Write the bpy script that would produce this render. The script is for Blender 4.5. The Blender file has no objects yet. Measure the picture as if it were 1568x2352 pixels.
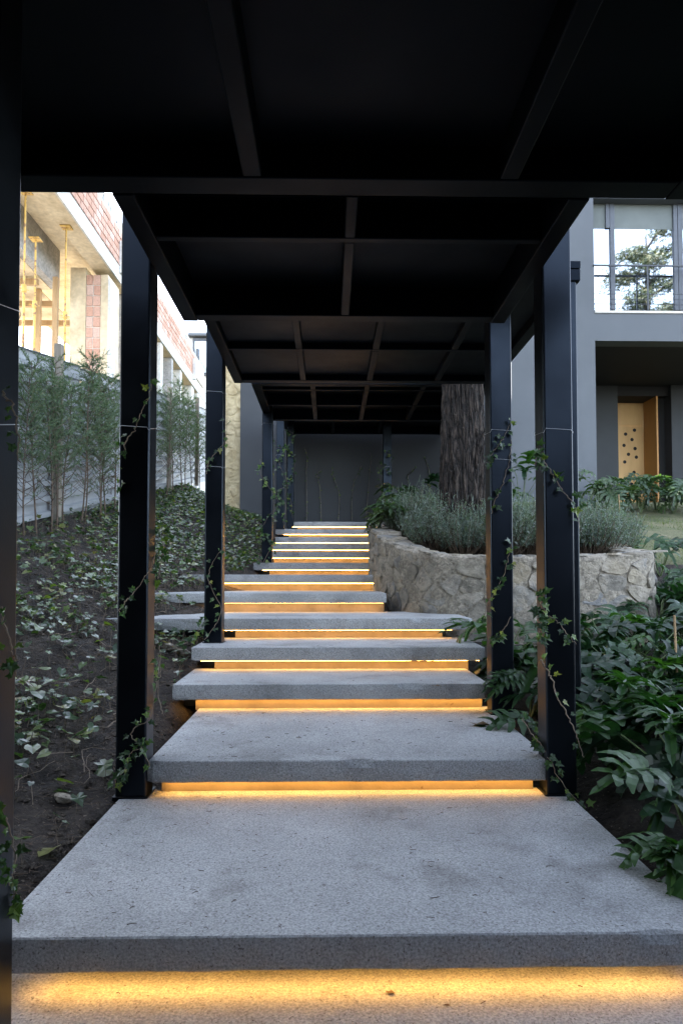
import bpy, math, random
from mathutils import Vector, Matrix, noise
random.seed(7)
R = math.radians
PI = math.pi
scene = bpy.context.scene
col = scene.collection

# ------------------------------------------------------------------ camera
PITCH, YAW = R(2.1), R(1.06)
cam_data = bpy.data.cameras.new('camera')
cam_data.lens = 24.0
cam_data.sensor_width = 36.0
cam_data.sensor_fit = 'AUTO'
cam_data.shift_y = 92.5 / 2352.0
cam_data.clip_start = 0.05
cam_data.clip_end = 1200
cam = bpy.data.objects.new('camera', cam_data)
cam.location = (0, 0, 0)
cam.rotation_euler = (PI / 2 + PITCH, 0, -YAW)
col.objects.link(cam)
scene.camera = cam

# ------------------------------------------------------------------ sky, sun, exposure
SUN_EL, SUN_AZ = R(35.5), R(-52)            # azimuth measured from +Y towards +X
world = bpy.data.worlds.new('World')
scene.world = world
world.use_nodes = True
wn = world.node_tree
wn.nodes.clear()
sky = wn.nodes.new('ShaderNodeTexSky')
sky.sky_type = 'NISHITA'
sky.sun_disc = False
sky.sun_elevation = SUN_EL
sky.sun_rotation = SUN_AZ
sky.altitude = 1500
sky.air_density = 1.0
sky.dust_density = 2.5
sky.ozone_density = 1.0
bgn = wn.nodes.new('ShaderNodeBackground')
bgn.inputs['Strength'].default_value = 0.14
outw = wn.nodes.new('ShaderNodeOutputWorld')
hs = wn.nodes.new('ShaderNodeHueSaturation')
hs.inputs['Saturation'].default_value = 0.55      # camera white balance set for the shade
wn.links.new(sky.outputs[0], hs.inputs['Color'])
wn.links.new(hs.outputs[0], bgn.inputs['Color'])
wn.links.new(bgn.outputs[0], outw.inputs['Surface'])

sun_data = bpy.data.lights.new('sun', 'SUN')
sun_data.energy = 5.0
sun_data.angle = R(0.5)
sun_data.color = (1.0, 0.93, 0.82)
sun = bpy.data.objects.new('sun', sun_data)
sdir = Vector((math.sin(SUN_AZ) * math.cos(SUN_EL), math.cos(SUN_AZ) * math.cos(SUN_EL), math.sin(SUN_EL)))
sun.rotation_euler = (-sdir).to_track_quat('-Z', 'Y').to_euler()
sun.location = sdir * 40
col.objects.link(sun)

scene.view_settings.view_transform = 'Standard'
scene.view_settings.look = 'None'
scene.view_settings.gamma = 1.0
scene.view_settings.use_curve_mapping = False
scene.view_settings.exposure = 3.4
cy = scene.cycles
cy.use_denoising = True
cy.max_bounces = 7
cy.diffuse_bounces = 4
cy.glossy_bounces = 3
cy.transmission_bounces = 3
cy.transparent_max_bounces = 4
cy.sample_clamp_indirect = 6.0
cy.caustics_reflective = False
cy.caustics_refractive = False

# ------------------------------------------------------------------ helpers
F = 1568.0
_f = Vector((math.sin(YAW) * math.cos(PITCH), math.cos(YAW) * math.cos(PITCH), math.sin(PITCH)))
_r = Vector((math.cos(YAW), -math.sin(YAW), 0))
_u = _r.cross(_f)


def at(x, y, Y):
    """the point of the place at distance Y that is seen in direction (x, y) of the photograph"""
    d = _f * F + _r * (x - 784) + _u * (1268.5 - y)
    return d * (Y / d.y)


def nz(x, y, z=0.0, s=1.0):
    return noise.noise(Vector((x * s, y * s, z * s)))


def lerp(t, pts):
    if t <= pts[0][0]:
        return pts[0][1]
    for (a, b), (c, d) in zip(pts, pts[1:]):
        if t <= c:
            return b + (d - b) * (t - a) / (c - a)
    return pts[-1][1]


class MB:
    def __init__(s):
        s.v = []
        s.f = []

    def poly(s, pts):
        n = len(s.v)
        s.v.extend(pts)
        s.f.append(tuple(range(n, n + len(pts))))

    def box(s, x0, x1, y0, y1, z0, z1):
        n = len(s.v)
        s.v += [(x0, y0, z0), (x1, y0, z0), (x1, y1, z0), (x0, y1, z0), (x0, y0, z1), (x1, y0, z1), (x1, y1, z1), (x0, y1, z1)]
        s.f += [tuple(n + i for i in q) for q in ((3, 2, 1, 0), (4, 5, 6, 7), (0, 1, 5, 4), (1, 2, 6, 5), (2, 3, 7, 6), (3, 0, 4, 7))]

    def prism(s, ring, z0, z1):
        n = len(s.v)
        k = len(ring)
        s.v += [(x, y, z0) for x, y in ring] + [(x, y, z1) for x, y in ring]
        s.f.append(tuple(n + i for i in range(k))[::-1])
        s.f.append(tuple(n + k + i for i in range(k)))
        for i in range(k):
            j = (i + 1) % k
            s.f.append((n + i, n + j, n + k + j, n + k + i))

    def tube(s, pts, rad, seg=6, cap=True):
        pts = [Vector(p) for p in pts]
        n = len(s.v)
        m = len(pts)
        rr = rad if isinstance(rad, (list, tuple)) else [rad] * m
        for i, p in enumerate(pts):
            t = (pts[min(i + 1, m - 1)] - pts[max(i - 1, 0)])
            t = t.normalized() if t.length > 1e-9 else Vector((0, 0, 1))
            a = t.cross(Vector((0.13, 0.97, 0.2)) if abs(t.y) < 0.9 else Vector((1, 0, 0))).normalized()
            b = t.cross(a)
            for k in range(seg):
                w = 2 * PI * k / seg
                s.v.append(tuple(p + (a * math.cos(w) + b * math.sin(w)) * rr[i]))
        for i in range(m - 1):
            for k in range(seg):
                l = (k + 1) % seg
                s.f.append((n + i * seg + k, n + i * seg + l, n + (i + 1) * seg + l, n + (i + 1) * seg + k))
        if cap:
            s.f.append(tuple(n + k for k in range(seg))[::-1])
            s.f.append(tuple(n + (m - 1) * seg + k for k in range(seg)))

    def mesh(s, name, mat, smooth=False):
        me = bpy.data.meshes.new(name)
        me.from_pydata([tuple(p) for p in s.v], [], s.f)
        me.update()
        if mat is not None:
            me.materials.append(mat)
        if smooth:
            me.polygons.foreach_set('use_smooth', [True] * len(me.polygons))
        return me

    def build(s, name, mat, parent=None, smooth=False, bevel=0.0, seg=2):
        o = put(name, s.mesh(name, mat, smooth), parent)
        if bevel:
            b = o.modifiers.new('bevel', 'BEVEL')
            b.width = bevel
            b.segments = seg
            b.limit_method = 'ANGLE'
            b.angle_limit = R(40)
        return o


def put(name, me, parent=None, mw=None):
    o = bpy.data.objects.new(name, me)
    col.objects.link(o)
    if parent is not None:
        o.parent = parent
    if mw is not None:
        o.matrix_local = mw
    return o


def tag(o, label=None, cat=None, group=None, kind=None):
    if label:
        o['label'] = label
    if cat:
        o['category'] = cat
    if group:
        o['group'] = group
    if kind:
        o['kind'] = kind
    return o


def thing(name, label, cat, loc=(0, 0, 0), group=None):
    o = bpy.data.objects.new(name, None)
    o.empty_display_size = 0.1
    col.objects.link(o)
    o.location = loc
    return tag(o, label, cat, group)


# ------------------------------------------------------------------ materials
def newmat(name):
    m = bpy.data.materials.new(name)
    m.use_nodes = True
    nt = m.node_tree
    p = nt.nodes['Principled BSDF']
    return m, nt, p


def _noise(nt, scale, detail=4, rough=0.55, vec=None):
    n = nt.nodes.new('ShaderNodeTexNoise')
    n.inputs['Scale'].default_value = scale
    n.inputs['Detail'].default_value = detail
    n.inputs['Roughness'].default_value = rough
    if vec is not None:
        nt.links.new(vec, n.inputs['Vector'])
    return n


def _ramp(nt, fac, stops):
    r = nt.nodes.new('ShaderNodeValToRGB')
    el = r.color_ramp.elements
    while len(el) < len(stops):
        el.new(0.5)
    for e, (p, c) in zip(el, stops):
        e.position = p
        e.color = (*c, 1) if len(c) == 3 else c
    nt.links.new(fac, r.inputs['Fac'])
    return r


def _mix(nt, fac, a, b, mode='MIX'):
    m = nt.nodes.new('ShaderNodeMix')
    m.data_type = 'RGBA'
    m.blend_type = mode
    if isinstance(fac, float):
        m.inputs['Factor'].default_value = fac
    else:
        nt.links.new(fac, m.inputs['Factor'])
    for s, v in ((6, a), (7, b)):
        if isinstance(v, tuple):
            m.inputs[s].default_value = (*v, 1)
        else:
            nt.links.new(v, m.inputs[s])
    return m.outputs[2]


def _coord(nt, scale=None):
    t = nt.nodes.new('ShaderNodeNewGeometry').outputs['Position']
    if scale:
        mp = nt.nodes.new('ShaderNodeMapping')
        mp.inputs['Scale'].default_value = scale
        nt.links.new(t, mp.inputs['Vector'])
        return mp.outputs[0]
    return t


def _bump(nt, p, h, strength, dist, prev=None):
    b = nt.nodes.new('ShaderNodeBump')
    b.inputs['Strength'].default_value = strength
    b.inputs['Distance'].default_value = dist
    nt.links.new(h, b.inputs['Height'])
    if prev is not None:
        nt.links.new(prev, b.inputs['Normal'])
    nt.links.new(b.outputs[0], p.inputs['Normal'])
    return b.outputs[0]


def rough_mat(name, c1, c2, scale=3.0, rough=0.85, bump=0.4, bdist=0.01, bscale=40.0, speck=None, stretch=None, fine=None, stain=None):
    m, nt, p = newmat(name)
    pos = _coord(nt, stretch)
    n1 = _noise(nt, scale, 6, 0.6, pos)
    c = _ramp(nt, n1.outputs['Fac'], [(0.32, c1), (0.68, c2)]).outputs[0]
    if fine:
        n3 = _noise(nt, fine[0], 3, 0.6, pos)
        r3 = _ramp(nt, n3.outputs['Fac'], [(0.3, (1 - fine[1],) * 3), (0.7, (1 + fine[1] * 0.4,) * 3)])
        c = _mix(nt, 1.0, c, r3.outputs[0], 'MULTIPLY')
    if speck:
        n2 = _noise(nt, speck[0], 2, 0.6, pos)
        r2 = _ramp(nt, n2.outputs['Fac'], [(speck[1], (0, 0, 0)), (speck[1] + 0.05, (1, 1, 1))])
        c = _mix(nt, r2.outputs[0], c, speck[2])
    nt.links.new(c, p.inputs['Base Color'])
    p.inputs['Roughness'].default_value = rough
    if stain:
        n4 = _noise(nt, stain, 7, 0.65, pos)
        r4 = _ramp(nt, n4.outputs['Fac'], [(0.32, (0.66, 0.65, 0.64)), (0.46, (1, 1, 1)), (0.60, (1.0, 1.0, 1.0)), (0.75, (1.10, 1.10, 1.10))])
        cc = _mix(nt, 1.0, c, r4.outputs[0], 'MULTIPLY')
        nt.links.new(cc, p.inputs['Base Color'])
    nb = _noise(nt, bscale, 8, 0.65, pos)
    _bump(nt, p, nb.outputs['Fac'], bump, bdist)
    return m


def metal_paint(name, c, rough=0.4, spec=0.5, tint=None):
    m, nt, p = newmat(name)
    if tint:
        p.inputs['Specular Tint'].default_value = (*tint, 1)
    p.inputs['Specular IOR Level'].default_value = spec
    n = _noise(nt, 2.2, 5, 0.6, _coord(nt))
    r = _ramp(nt, n.outputs['Fac'], [(0.3, (rough - 0.08,) * 3), (0.75, (rough + 0.1,) * 3)])
    nt.links.new(r.outputs[0], p.inputs['Roughness'])
    n2 = _noise(nt, 9, 4, 0.6, _coord(nt))
    c2 = tuple(min(1, k * 1.5) for k in c)
    r2 = _ramp(nt, n2.outputs['Fac'], [(0.3, c), (0.8, c2)])
    nt.links.new(r2.outputs[0], p.inputs['Base Color'])
    nb = _noise(nt, 130, 2, 0.5, _coord(nt))
    _bump(nt, p, nb.outputs['Fac'], 0.12, 0.002)
    return m


def leaf_mat(name, stops, rough=0.4, transl=0.25, by='object', spec=0.5):
    m, nt, p = newmat(name)
    if by == 'object':
        rnd = nt.nodes.new('ShaderNodeObjectInfo').outputs['Random']
    else:
        rnd = nt.nodes.new('ShaderNodeNewGeometry').outputs['Random Per Island']
    r = _ramp(nt, rnd, stops)
    n = _noise(nt, 30, 3, 0.5, _coord(nt))
    rn = _ramp(nt, n.outputs['Fac'], [(0.3, (0.75,) * 3), (0.7, (1.15,) * 3)])
    c = _mix(nt, 1.0, r.outputs[0], rn.outputs[0], 'MULTIPLY')
    nt.links.new(c, p.inputs['Base Color'])
    p.inputs['Roughness'].default_value = rough
    p.inputs['Specular IOR Level'].default_value = spec
    tr = nt.nodes.new('ShaderNodeBsdfTranslucent')
    tc = _mix(nt, 1.0, c, (1.6, 2.0, 0.5), 'MULTIPLY')
    nt.links.new(tc, tr.inputs['Color'])
    mx = nt.nodes.new('ShaderNodeMixShader')
    mx.inputs[0].default_value = transl
    nt.links.new(p.outputs[0], mx.inputs[1])
    nt.links.new(tr.outputs[0], mx.inputs[2])
    nt.links.new(mx.outputs[0], nt.nodes['Material Output'].inputs['Surface'])
    return m


def brick_mat(name, a, b, c):
    m, nt, p = newmat(name)
    rnd = nt.nodes.new('ShaderNodeObjectInfo').outputs['Random']
    r = _ramp(nt, rnd, [(0.0, a), (0.5, b), (1.0, c)])
    n = _noise(nt, 25, 5, 0.6, _coord(nt))
    rn = _ramp(nt, n.outputs['Fac'], [(0.3, (0.75,) * 3), (0.7, (1.1,) * 3)])
    cc = _mix(nt, 1.0, r.outputs[0], rn.outputs[0], 'MULTIPLY')
    nt.links.new(cc, p.inputs['Base Color'])
    p.inputs['Roughness'].default_value = 0.9
    _bump(nt, p, n.outputs['Fac'], 0.4, 0.008)
    return m


M = {}
M['concrete'] = rough_mat('concrete', (0.30, 0.315, 0.325), (0.45, 0.467, 0.478), 1.5, 0.8, 0.8, 0.006, 80,
                          speck=(105, 0.635, (0.13, 0.125, 0.12)), fine=(125, 0.5), stain=2.6)
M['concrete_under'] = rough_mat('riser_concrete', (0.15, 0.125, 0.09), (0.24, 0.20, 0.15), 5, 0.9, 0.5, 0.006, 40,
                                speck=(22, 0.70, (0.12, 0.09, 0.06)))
M['black'] = metal_paint('black_painted_steel', (0.0010, 0.0012, 0.0018), 0.36, 0.32, (0.60, 0.76, 1.0))
M['canopy'] = metal_paint('matt_black_canopy_paint', (0.0007, 0.0010, 0.0016), 0.5, 0.16, (0.5, 0.7, 1.0))
M['panel'] = metal_paint('dark_ceiling_panel', (0.0006, 0.0009, 0.0014), 0.5, 0.16, (0.5, 0.7, 1.0))
M['soil'] = rough_mat('soil', (0.007, 0.005, 0.004), (0.050, 0.038, 0.029), 5, 0.95, 1.0, 0.05, 22, fine=(38, 0.7), speck=(60, 0.66, (0.16, 0.13, 0.10)))
M['litter'] = rough_mat('clod_soil', (0.02, 0.016, 0.012), (0.085, 0.068, 0.052), 12, 0.95, 0.7, 0.01, 60)
M['twig'] = rough_mat('twig', (0.05, 0.035, 0.025), (0.14, 0.10, 0.07), 14, 0.85, 0.3, 0.004, 80)
M['stem'] = rough_mat('vine_stem', (0.13, 0.095, 0.07), (0.25, 0.20, 0.15), 14, 0.8, 0.3, 0.003, 80)
M['palestem'] = rough_mat('pale_bare_stem', (0.16, 0.14, 0.12), (0.30, 0.27, 0.23), 14, 0.8, 0.3, 0.003, 80)
M['stonecore'] = rough_mat('mortar', (0.22, 0.195, 0.155), (0.42, 0.375, 0.305), 6, 0.95, 1.0, 0.05, 14, fine=(34, 0.5))
M['bark'], nt, p = newmat('bark')
pos = _coord(nt, (1, 1, 0.17))
dn = _noise(nt, 9, 4, 0.6, pos)
va = nt.nodes.new('ShaderNodeVectorMath')
va.operation = 'SCALE'
va.inputs['Scale'].default_value = 0.10
nt.links.new(dn.outputs['Color'], va.inputs[0])
vb = nt.nodes.new('ShaderNodeVectorMath')
nt.links.new(pos, vb.inputs[0])
nt.links.new(va.outputs[0], vb.inputs[1])
vo = nt.nodes.new('ShaderNodeTexVoronoi')
vo.feature = 'DISTANCE_TO_EDGE'
vo.inputs['Scale'].default_value = 20
nt.links.new(vb.outputs[0], vo.inputs['Vector'])
cr = _ramp(nt, vo.outputs['Distance'], [(0.0, (0.08,) * 3), (0.16, (0.7,) * 3), (0.4, (1.15,) * 3)])
pn = _noise(nt, 26, 7, 0.7, _coord(nt, (1, 1, 0.45)))
pc = _ramp(nt, pn.outputs['Fac'], [(0.3, (0.022, 0.015, 0.011)), (0.55, (0.062, 0.046, 0.036)), (0.75, (0.125, 0.10, 0.082))])
nt.links.new(_mix(nt, 1.0, pc.outputs[0], cr.outputs[0], 'MULTIPLY'), p.inputs['Base Color'])
p.inputs['Roughness'].default_value = 0.95
b1 = _bump(nt, p, cr.outputs[0], 1.0, 0.04)
_bump(nt, p, pn.outputs['Fac'], 0.8, 0.02, b1)
M['wall'] = rough_mat('grey_render', (0.040, 0.045, 0.052), (0.050, 0.055, 0.063), 0.8, 0.75, 0.15, 0.003, 90)
M['facade'] = rough_mat('pale_grey_render', (0.092, 0.101, 0.113), (0.108, 0.118, 0.131), 1.0, 0.8, 0.15, 0.003, 90)
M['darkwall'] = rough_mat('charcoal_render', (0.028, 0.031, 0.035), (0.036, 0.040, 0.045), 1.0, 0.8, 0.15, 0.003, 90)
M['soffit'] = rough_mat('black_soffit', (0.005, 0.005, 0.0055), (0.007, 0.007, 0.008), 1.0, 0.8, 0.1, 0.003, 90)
M['frame'] = metal_paint('window_frame_grey', (0.055, 0.062, 0.075), 0.5)
M['rail'] = metal_paint('railing_metal', (0.03, 0.034, 0.04), 0.45)
M['sill'] = rough_mat('sill_stone', (0.5, 0.47, 0.42), (0.6, 0.57, 0.52), 5, 0.7, 0.2, 0.003, 60)
M['blind'] = rough_mat('blind_fabric', (0.12, 0.135, 0.13), (0.15, 0.165, 0.16), 2, 0.9, 0.1, 0.002, 90)
M['room'] = rough_mat('room_wall', (0.2, 0.2, 0.19), (0.25, 0.25, 0.24), 1, 0.9, 0.1, 0.002, 40)
M['plywood'] = rough_mat('plywood', (0.46, 0.27, 0.10), (0.60, 0.37, 0.15), 3, 0.6, 0.1, 0.002, 40, stretch=(1, 1, 0.2))
M['plywood_side'] = rough_mat('darker_plywood', (0.36, 0.17, 0.045), (0.45, 0.22, 0.06), 3, 0.6, 0.1, 0.002, 40, stretch=(1, 1, 0.2))  # darker and more orange than the door plywood
M['form'] = rough_mat('formwork_concrete', (0.52, 0.43, 0.29), (0.72, 0.63, 0.47), 1.5, 0.9, 0.4, 0.01, 12, fine=(9, 0.2))
M['white_conc'] = rough_mat('pale_concrete', (0.50, 0.50, 0.48), (0.66, 0.66, 0.64), 2.0, 0.9, 0.5, 0.01, 14, fine=(12, 0.2))
M['grey_conc'] = rough_mat('rough_grey_concrete', (0.26, 0.26, 0.26), (0.42, 0.41, 0.40), 3.0, 0.9, 0.8, 0.02, 10, fine=(18, 0.3))
M['mortar_w'] = rough_mat('brick_mortar', (0.5, 0.47, 0.43), (0.64, 0.60, 0.55), 8, 0.95, 0.4, 0.01, 30)
M['brick'] = brick_mat('red_hollow_brick', (0.44, 0.24, 0.17), (0.52, 0.32, 0.25), (0.58, 0.42, 0.36))
M['timber'] = rough_mat('rough_timber', (0.28, 0.18, 0.09), (0.42, 0.29, 0.16), 6, 0.85, 0.5, 0.006, 30, stretch=(1, 1, 0.2))
M['grey_timber'] = rough_mat('weathered_timber', (0.14, 0.12, 0.10), (0.26, 0.23, 0.19), 7, 0.9, 0.5, 0.006, 30, stretch=(1, 1, 0.15))
M['prop'] = rough_mat('yellow_prop_paint', (0.50, 0.30, 0.06), (0.62, 0.42, 0.12), 9, 0.6, 0.2, 0.003, 50, speck=(11, 0.56, (0.24, 0.13, 0.06)))
M['galv'] = rough_mat('galvanised_sheet', (0.24, 0.26, 0.28), (0.33, 0.35, 0.37), 1.6, 0.6, 0.15, 0.003, 30, speck=(3.5, 0.68, (0.30, 0.28, 0.25)))
M['yellowstone'] = rough_mat('yellow_stone', (0.32, 0.25, 0.14), (0.56, 0.47, 0.30), 5, 0.9, 0.8, 0.02, 18)
M['wire'] = metal_paint('tie_wire', (0.45, 0.46, 0.48), 0.35)
M['stone'] = None


def stone_mat(name, stops):
    m, nt, p = newmat(name)
    rnd = nt.nodes.new('ShaderNodeObjectInfo').outputs['Random']
    r = _ramp(nt, rnd, stops)
    n = _noise(nt, 9, 7, 0.65, _coord(nt))
    rn = _ramp(nt, n.outputs['Fac'], [(0.28, (0.5,) * 3), (0.7, (1.25,) * 3)])
    c = _mix(nt, 1.0, r.outputs[0], rn.outputs[0], 'MULTIPLY')
    # mortar smears washed over the stones
    n2 = _noise(nt, 5.5, 7, 0.7, _coord(nt))
    r2 = _ramp(nt, n2.outputs['Fac'], [(0.50, (0, 0, 0)), (0.60, (1, 1, 1))])
    c = _mix(nt, r2.outputs[0], c, (0.36, 0.32, 0.26))
    nt.links.new(c, p.inputs['Base Color'])
    p.inputs['Roughness'].default_value = 0.92
    nb = _noise(nt, 22, 9, 0.7, _coord(nt))
    _bump(nt, p, nb.outputs['Fac'], 1.0, 0.03)
    return m


M['stone'] = stone_mat('rubble_stone', [(0.0, (0.20, 0.185, 0.155)), (0.35, (0.31, 0.28, 0.225)), (0.6, (0.24, 0.24, 0.235)), (0.8, (0.35, 0.30, 0.22)), (1.0, (0.38, 0.34, 0.27))])

m, nt, p = newmat('window_glass')
p.inputs['Base Color'].default_value = (0.62, 0.68, 0.74, 1)
p.inputs['Metallic'].default_value = 1.0
p.inputs['Roughness'].default_value = 0.02
nb = _noise(nt, 0.7, 1, 0.5, _coord(nt))
_bump(nt, p, nb.outputs['Fac'], 0.04, 0.05)
M['glass'] = m

m, nt, p = newmat('led_light')
p.inputs['Base Color'].default_value = (0.8, 0.6, 0.3, 1)
p.inputs['Emission Color'].default_value = (1.0, 0.49, 0.11, 1)
p.inputs['Emission Strength'].default_value = 4.6
M['led'] = m

M['ivy'] = leaf_mat('ivy_leaf', [(0.0, (0.020, 0.045, 0.022)), (0.45, (0.035, 0.075, 0.03)), (0.75, (0.06, 0.12, 0.035)), (0.92, (0.12, 0.18, 0.04)), (1.0, (0.22, 0.22, 0.05))], 0.33, 0.3, 'object')
M['ivy_ground'] = leaf_mat('ivy_ground_leaf', [(0.0, (0.025, 0.055, 0.028)), (0.45, (0.045, 0.085, 0.04)), (0.75, (0.085, 0.14, 0.045)), (0.9, (0.15, 0.19, 0.05)), (1.0, (0.17, 0.13, 0.06))], 0.30, 0.3, 'island', 0.8)
M['philo'] = leaf_mat('lobed_leaf', [(0.0, (0.008, 0.026, 0.013)), (0.4, (0.014, 0.044, 0.018)), (0.7, (0.025, 0.068, 0.020)), (0.987, (0.045, 0.10, 0.03)), (0.993, (0.13, 0.11, 0.015)), (1.0, (0.16, 0.13, 0.02))], 0.40, 0.28, 'object', 0.35)
M['philo_lit_pale'] = leaf_mat('lit_pale_lobed_leaf', [(0.0, (0.03, 0.055, 0.032)), (0.5, (0.05, 0.09, 0.048)), (1.0, (0.09, 0.13, 0.07))], 0.38, 0.3, 'object', 0.6)  # leaf green lightened for open light, partly a paler leaf tone
M['philo_stem'] = rough_mat('leaf_stalk', (0.07, 0.11, 0.04), (0.12, 0.16, 0.06), 8, 0.5, 0.1, 0.003, 40)
M['juniper'] = leaf_mat('cypress_foliage', [(0.0, (0.04, 0.07, 0.045)), (0.5, (0.075, 0.12, 0.075)), (0.9, (0.14, 0.19, 0.11)), (1.0, (0.17, 0.15, 0.09))], 0.6, 0.25, 'island')
M['lavender'] = leaf_mat('lavender_foliage', [(0.0, (0.06, 0.085, 0.07)), (0.5, (0.105, 0.145, 0.12)), (0.9, (0.17, 0.21, 0.18)), (1.0, (0.22, 0.23, 0.24))], 0.7, 0.2, 'island')
M['grass'] = leaf_mat('grass_blade', [(0.0, (0.06, 0.09, 0.02)), (0.6, (0.10, 0.15, 0.035)), (1.0, (0.20, 0.18, 0.08))], 0.6, 0.3, 'island')
M['lawn'] = rough_mat('lawn_ground', (0.075, 0.095, 0.035), (0.17, 0.155, 0.085), 2.2, 0.95, 0.9, 0.02, 30, fine=(40, 0.5))
M['dead'] = rough_mat('dead_leaf', (0.09, 0.055, 0.03), (0.20, 0.13, 0.07), 15, 0.8, 0.3, 0.003, 60)

# ------------------------------------------------------------------ the lie of the land
SLABS = [  # front Y, top z, x0, x1
    (-0.9, -1.27, -1.02, 1.30), (2.12, -1.09, -1.03, 1.20), (3.455, -0.917, -0.905, 1.125), (4.75, -0.738, -1.075, 1.11),
    (5.47, -0.558, -1.09, 1.25), (6.25, -0.375, -2.1, 1.31), (7.35, -0.169, -2.0, 0.62),
    (8.60, 0.033, -2.0, 1.3), (10.1, 0.215, -1.11, 1.5), (11.5, 0.43, -0.97, 1.7), (12.3, 0.598, -1.0, 1.8),
    (13.0, 0.766, -1.02, 1.9), (13.6, 0.963, -1.06, 1.9), (14.2, 1.157, -0.73, 2.0)]
TH = 0.107
PTOP = [(-3, -1.35), (2.1, -1.28), (3.3, -1.10), (4.6, -0.92), (5.4, -0.74), (6.2, -0.56), (7.3, -0.38), (8.6, -0.17), (10.1, 0.03),
        (11.5, 0.22), (12.3, 0.43), (13.0, 0.60), (13.6, 0.77), (14.2, 0.96), (15, 1.12), (17, 1.13)]


def smooth(t):
    t = max(0.0, min(1.0, t))
    return t * t * (3 - 2 * t)


def ground_z(X, Y):
    pt = lerp(Y, PTOP)
    base = pt - 0.20
    if X < -0.9:
        if Y > 60:
            q = 0.62 + 0.19 * (18 - 8.2)
        else:
            q = 0.62 + 0.19 * (min(Y, 18) - 8.2)
        t = min(1.0, max(0.0, (-1.05 - X) / 2.65))
        edge = pt - 0.015 if Y < 5.2 else lerp(Y, [(5.2, pt - 0.015), (6.0, pt - 0.05), (8.5, pt - 0.02), (9.5, pt + 0.06)])
        z = edge + (q - edge) * t ** 1.25
        k = smooth((-0.9 - X) / 0.2)
        return base * (1 - k) + z * k
    if X > 1.15:
        g = lerp(Y, [(-3, -1.4), (2, -1.25), (5, -0.98), (6.7, -0.72), (10, 0.56), (13.5, 1.5), (20, 1.6)])
        k = smooth((X - 1.15) / 0.3)
        return base * (1 - k) + g * k
    return base


def land():
    def axis(segs):
        r = [segs[0][0]]
        for a, b, st in segs:
            n = max(1, round((b - a) / st))
            r += [a + (b - a) * (i + 1) / n for i in range(n)]
        return r
    xs = axis([(-400, -40, 90), (-40, -8, 8), (-8, -3.9, 0.6), (-3.9, -0.8, 0.045), (-0.8, 1.1, 0.3), (1.1, 3.6, 0.12), (3.6, 9, 0.35), (9, 40, 6), (40, 400, 90)])
    ys = axis([(-400, -40, 90), (-40, -2, 6), (-2, 1.6, 0.3), (1.6, 8, 0.045), (8, 17, 0.09), (17, 24, 0.8), (24, 60, 8), (60, 500, 110)])
    mb = MB()
    for y in ys:
        for x in xs:
            z = ground_z(x, y)
            if -3.9 <= x <= 3.6 and 1.4 < y < 17.5:
                a = 0.05 if x < -1.0 else 0.03
                z += a * nz(x, y, 0.3, 1.7) + a * 0.55 * nz(x, y, 2.3, 6) + a * 0.5 * nz(x, y, 5.1, 15)
            mb.v.append((x, y, z))
    w = len(xs)
    for j in range(len(ys) - 1):
        for i in range(w - 1):
            mb.f.append((j * w + i, j * w + i + 1, (j + 1) * w + i + 1, (j + 1) * w + i))
    o = mb.build('ground', M['soil'], smooth=True)
    o.data.materials.append(M['lawn'])
    for pl in o.data.polygons:
        c = pl.center
        if c.x > 3.3 and c.y > 9.0:
            pl.material_index = 1
    tag(o, kind='structure')


land()

# ------------------------------------------------------------------ canopies
def canopy(label, H, x0, x1, y0, y1, edge_w, longs, crosses, depth=0.16, lw=0.05, cw=0.045, side=True, front=0.12, back=0.12):
    t = thing('steel_canopy', label, 'canopy', ((x0 + x1) / 2, (y0 + y1) / 2, H), 'stepped steel canopy sections over the stair')
    ox, oy = (x0 + x1) / 2, (y0 + y1) / 2

    def bx(name, a, b, c, d, z0, z1, mat=M['canopy'], bev=0.006):
        mb = MB()
        mb.box(a - ox, b - ox, c - oy, d - oy, z0, z1)
        return mb.build(name, mat, t, bevel=bev)
    bx('edge_beam', x0, x0 + edge_w, y0, y1, 0, depth)
    bx('edge_beam', x1 - edge_w, x1, y0, y1, 0, depth)
    bx('cross_beam', x0 + edge_w + .001, x1 - edge_w - .001, y1 - back, y1 - 0.002, 0.002, depth)
    bx('cross_beam', x0 + edge_w + .001, x1 - edge_w - .001, y0 + 0.002, y0 + front, 0.002, depth)
    ys = sorted(crosses)
    for c in ys:
        bx('purlin', x0 + edge_w + .001, x1 - edge_w - .001, c - cw / 2, c + cw / 2, 0.004, depth)
    lims = [y0 + front] + ys + [y1 - back]
    for l in longs:
        for a, b in zip(lims, lims[1:]):
            aa = a + (cw / 2 if a in ys else 0) + .001
            bb = b - (cw / 2 if b in ys else 0) - .001
            bx('rafter', l - lw / 2, l + lw / 2, aa, bb, 0.005, depth)
    # one recessed sheet per bay
    xl = [x0 + edge_w] + longs + [x1 - edge_w]
    for i, (a, b) in enumerate(zip(xl, xl[1:])):
        for c, d in zip(lims, lims[1:]):
            bx('ceiling_panel', a + .004, b - .004, c + .004, d - .004, depth - 0.02, depth + 0.003, M['panel'], 0)
    bx('roof_sheet', x0, x1, y0, y1, depth + 0.006, depth + 0.05, M['canopy'], 0)
    return t


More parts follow.
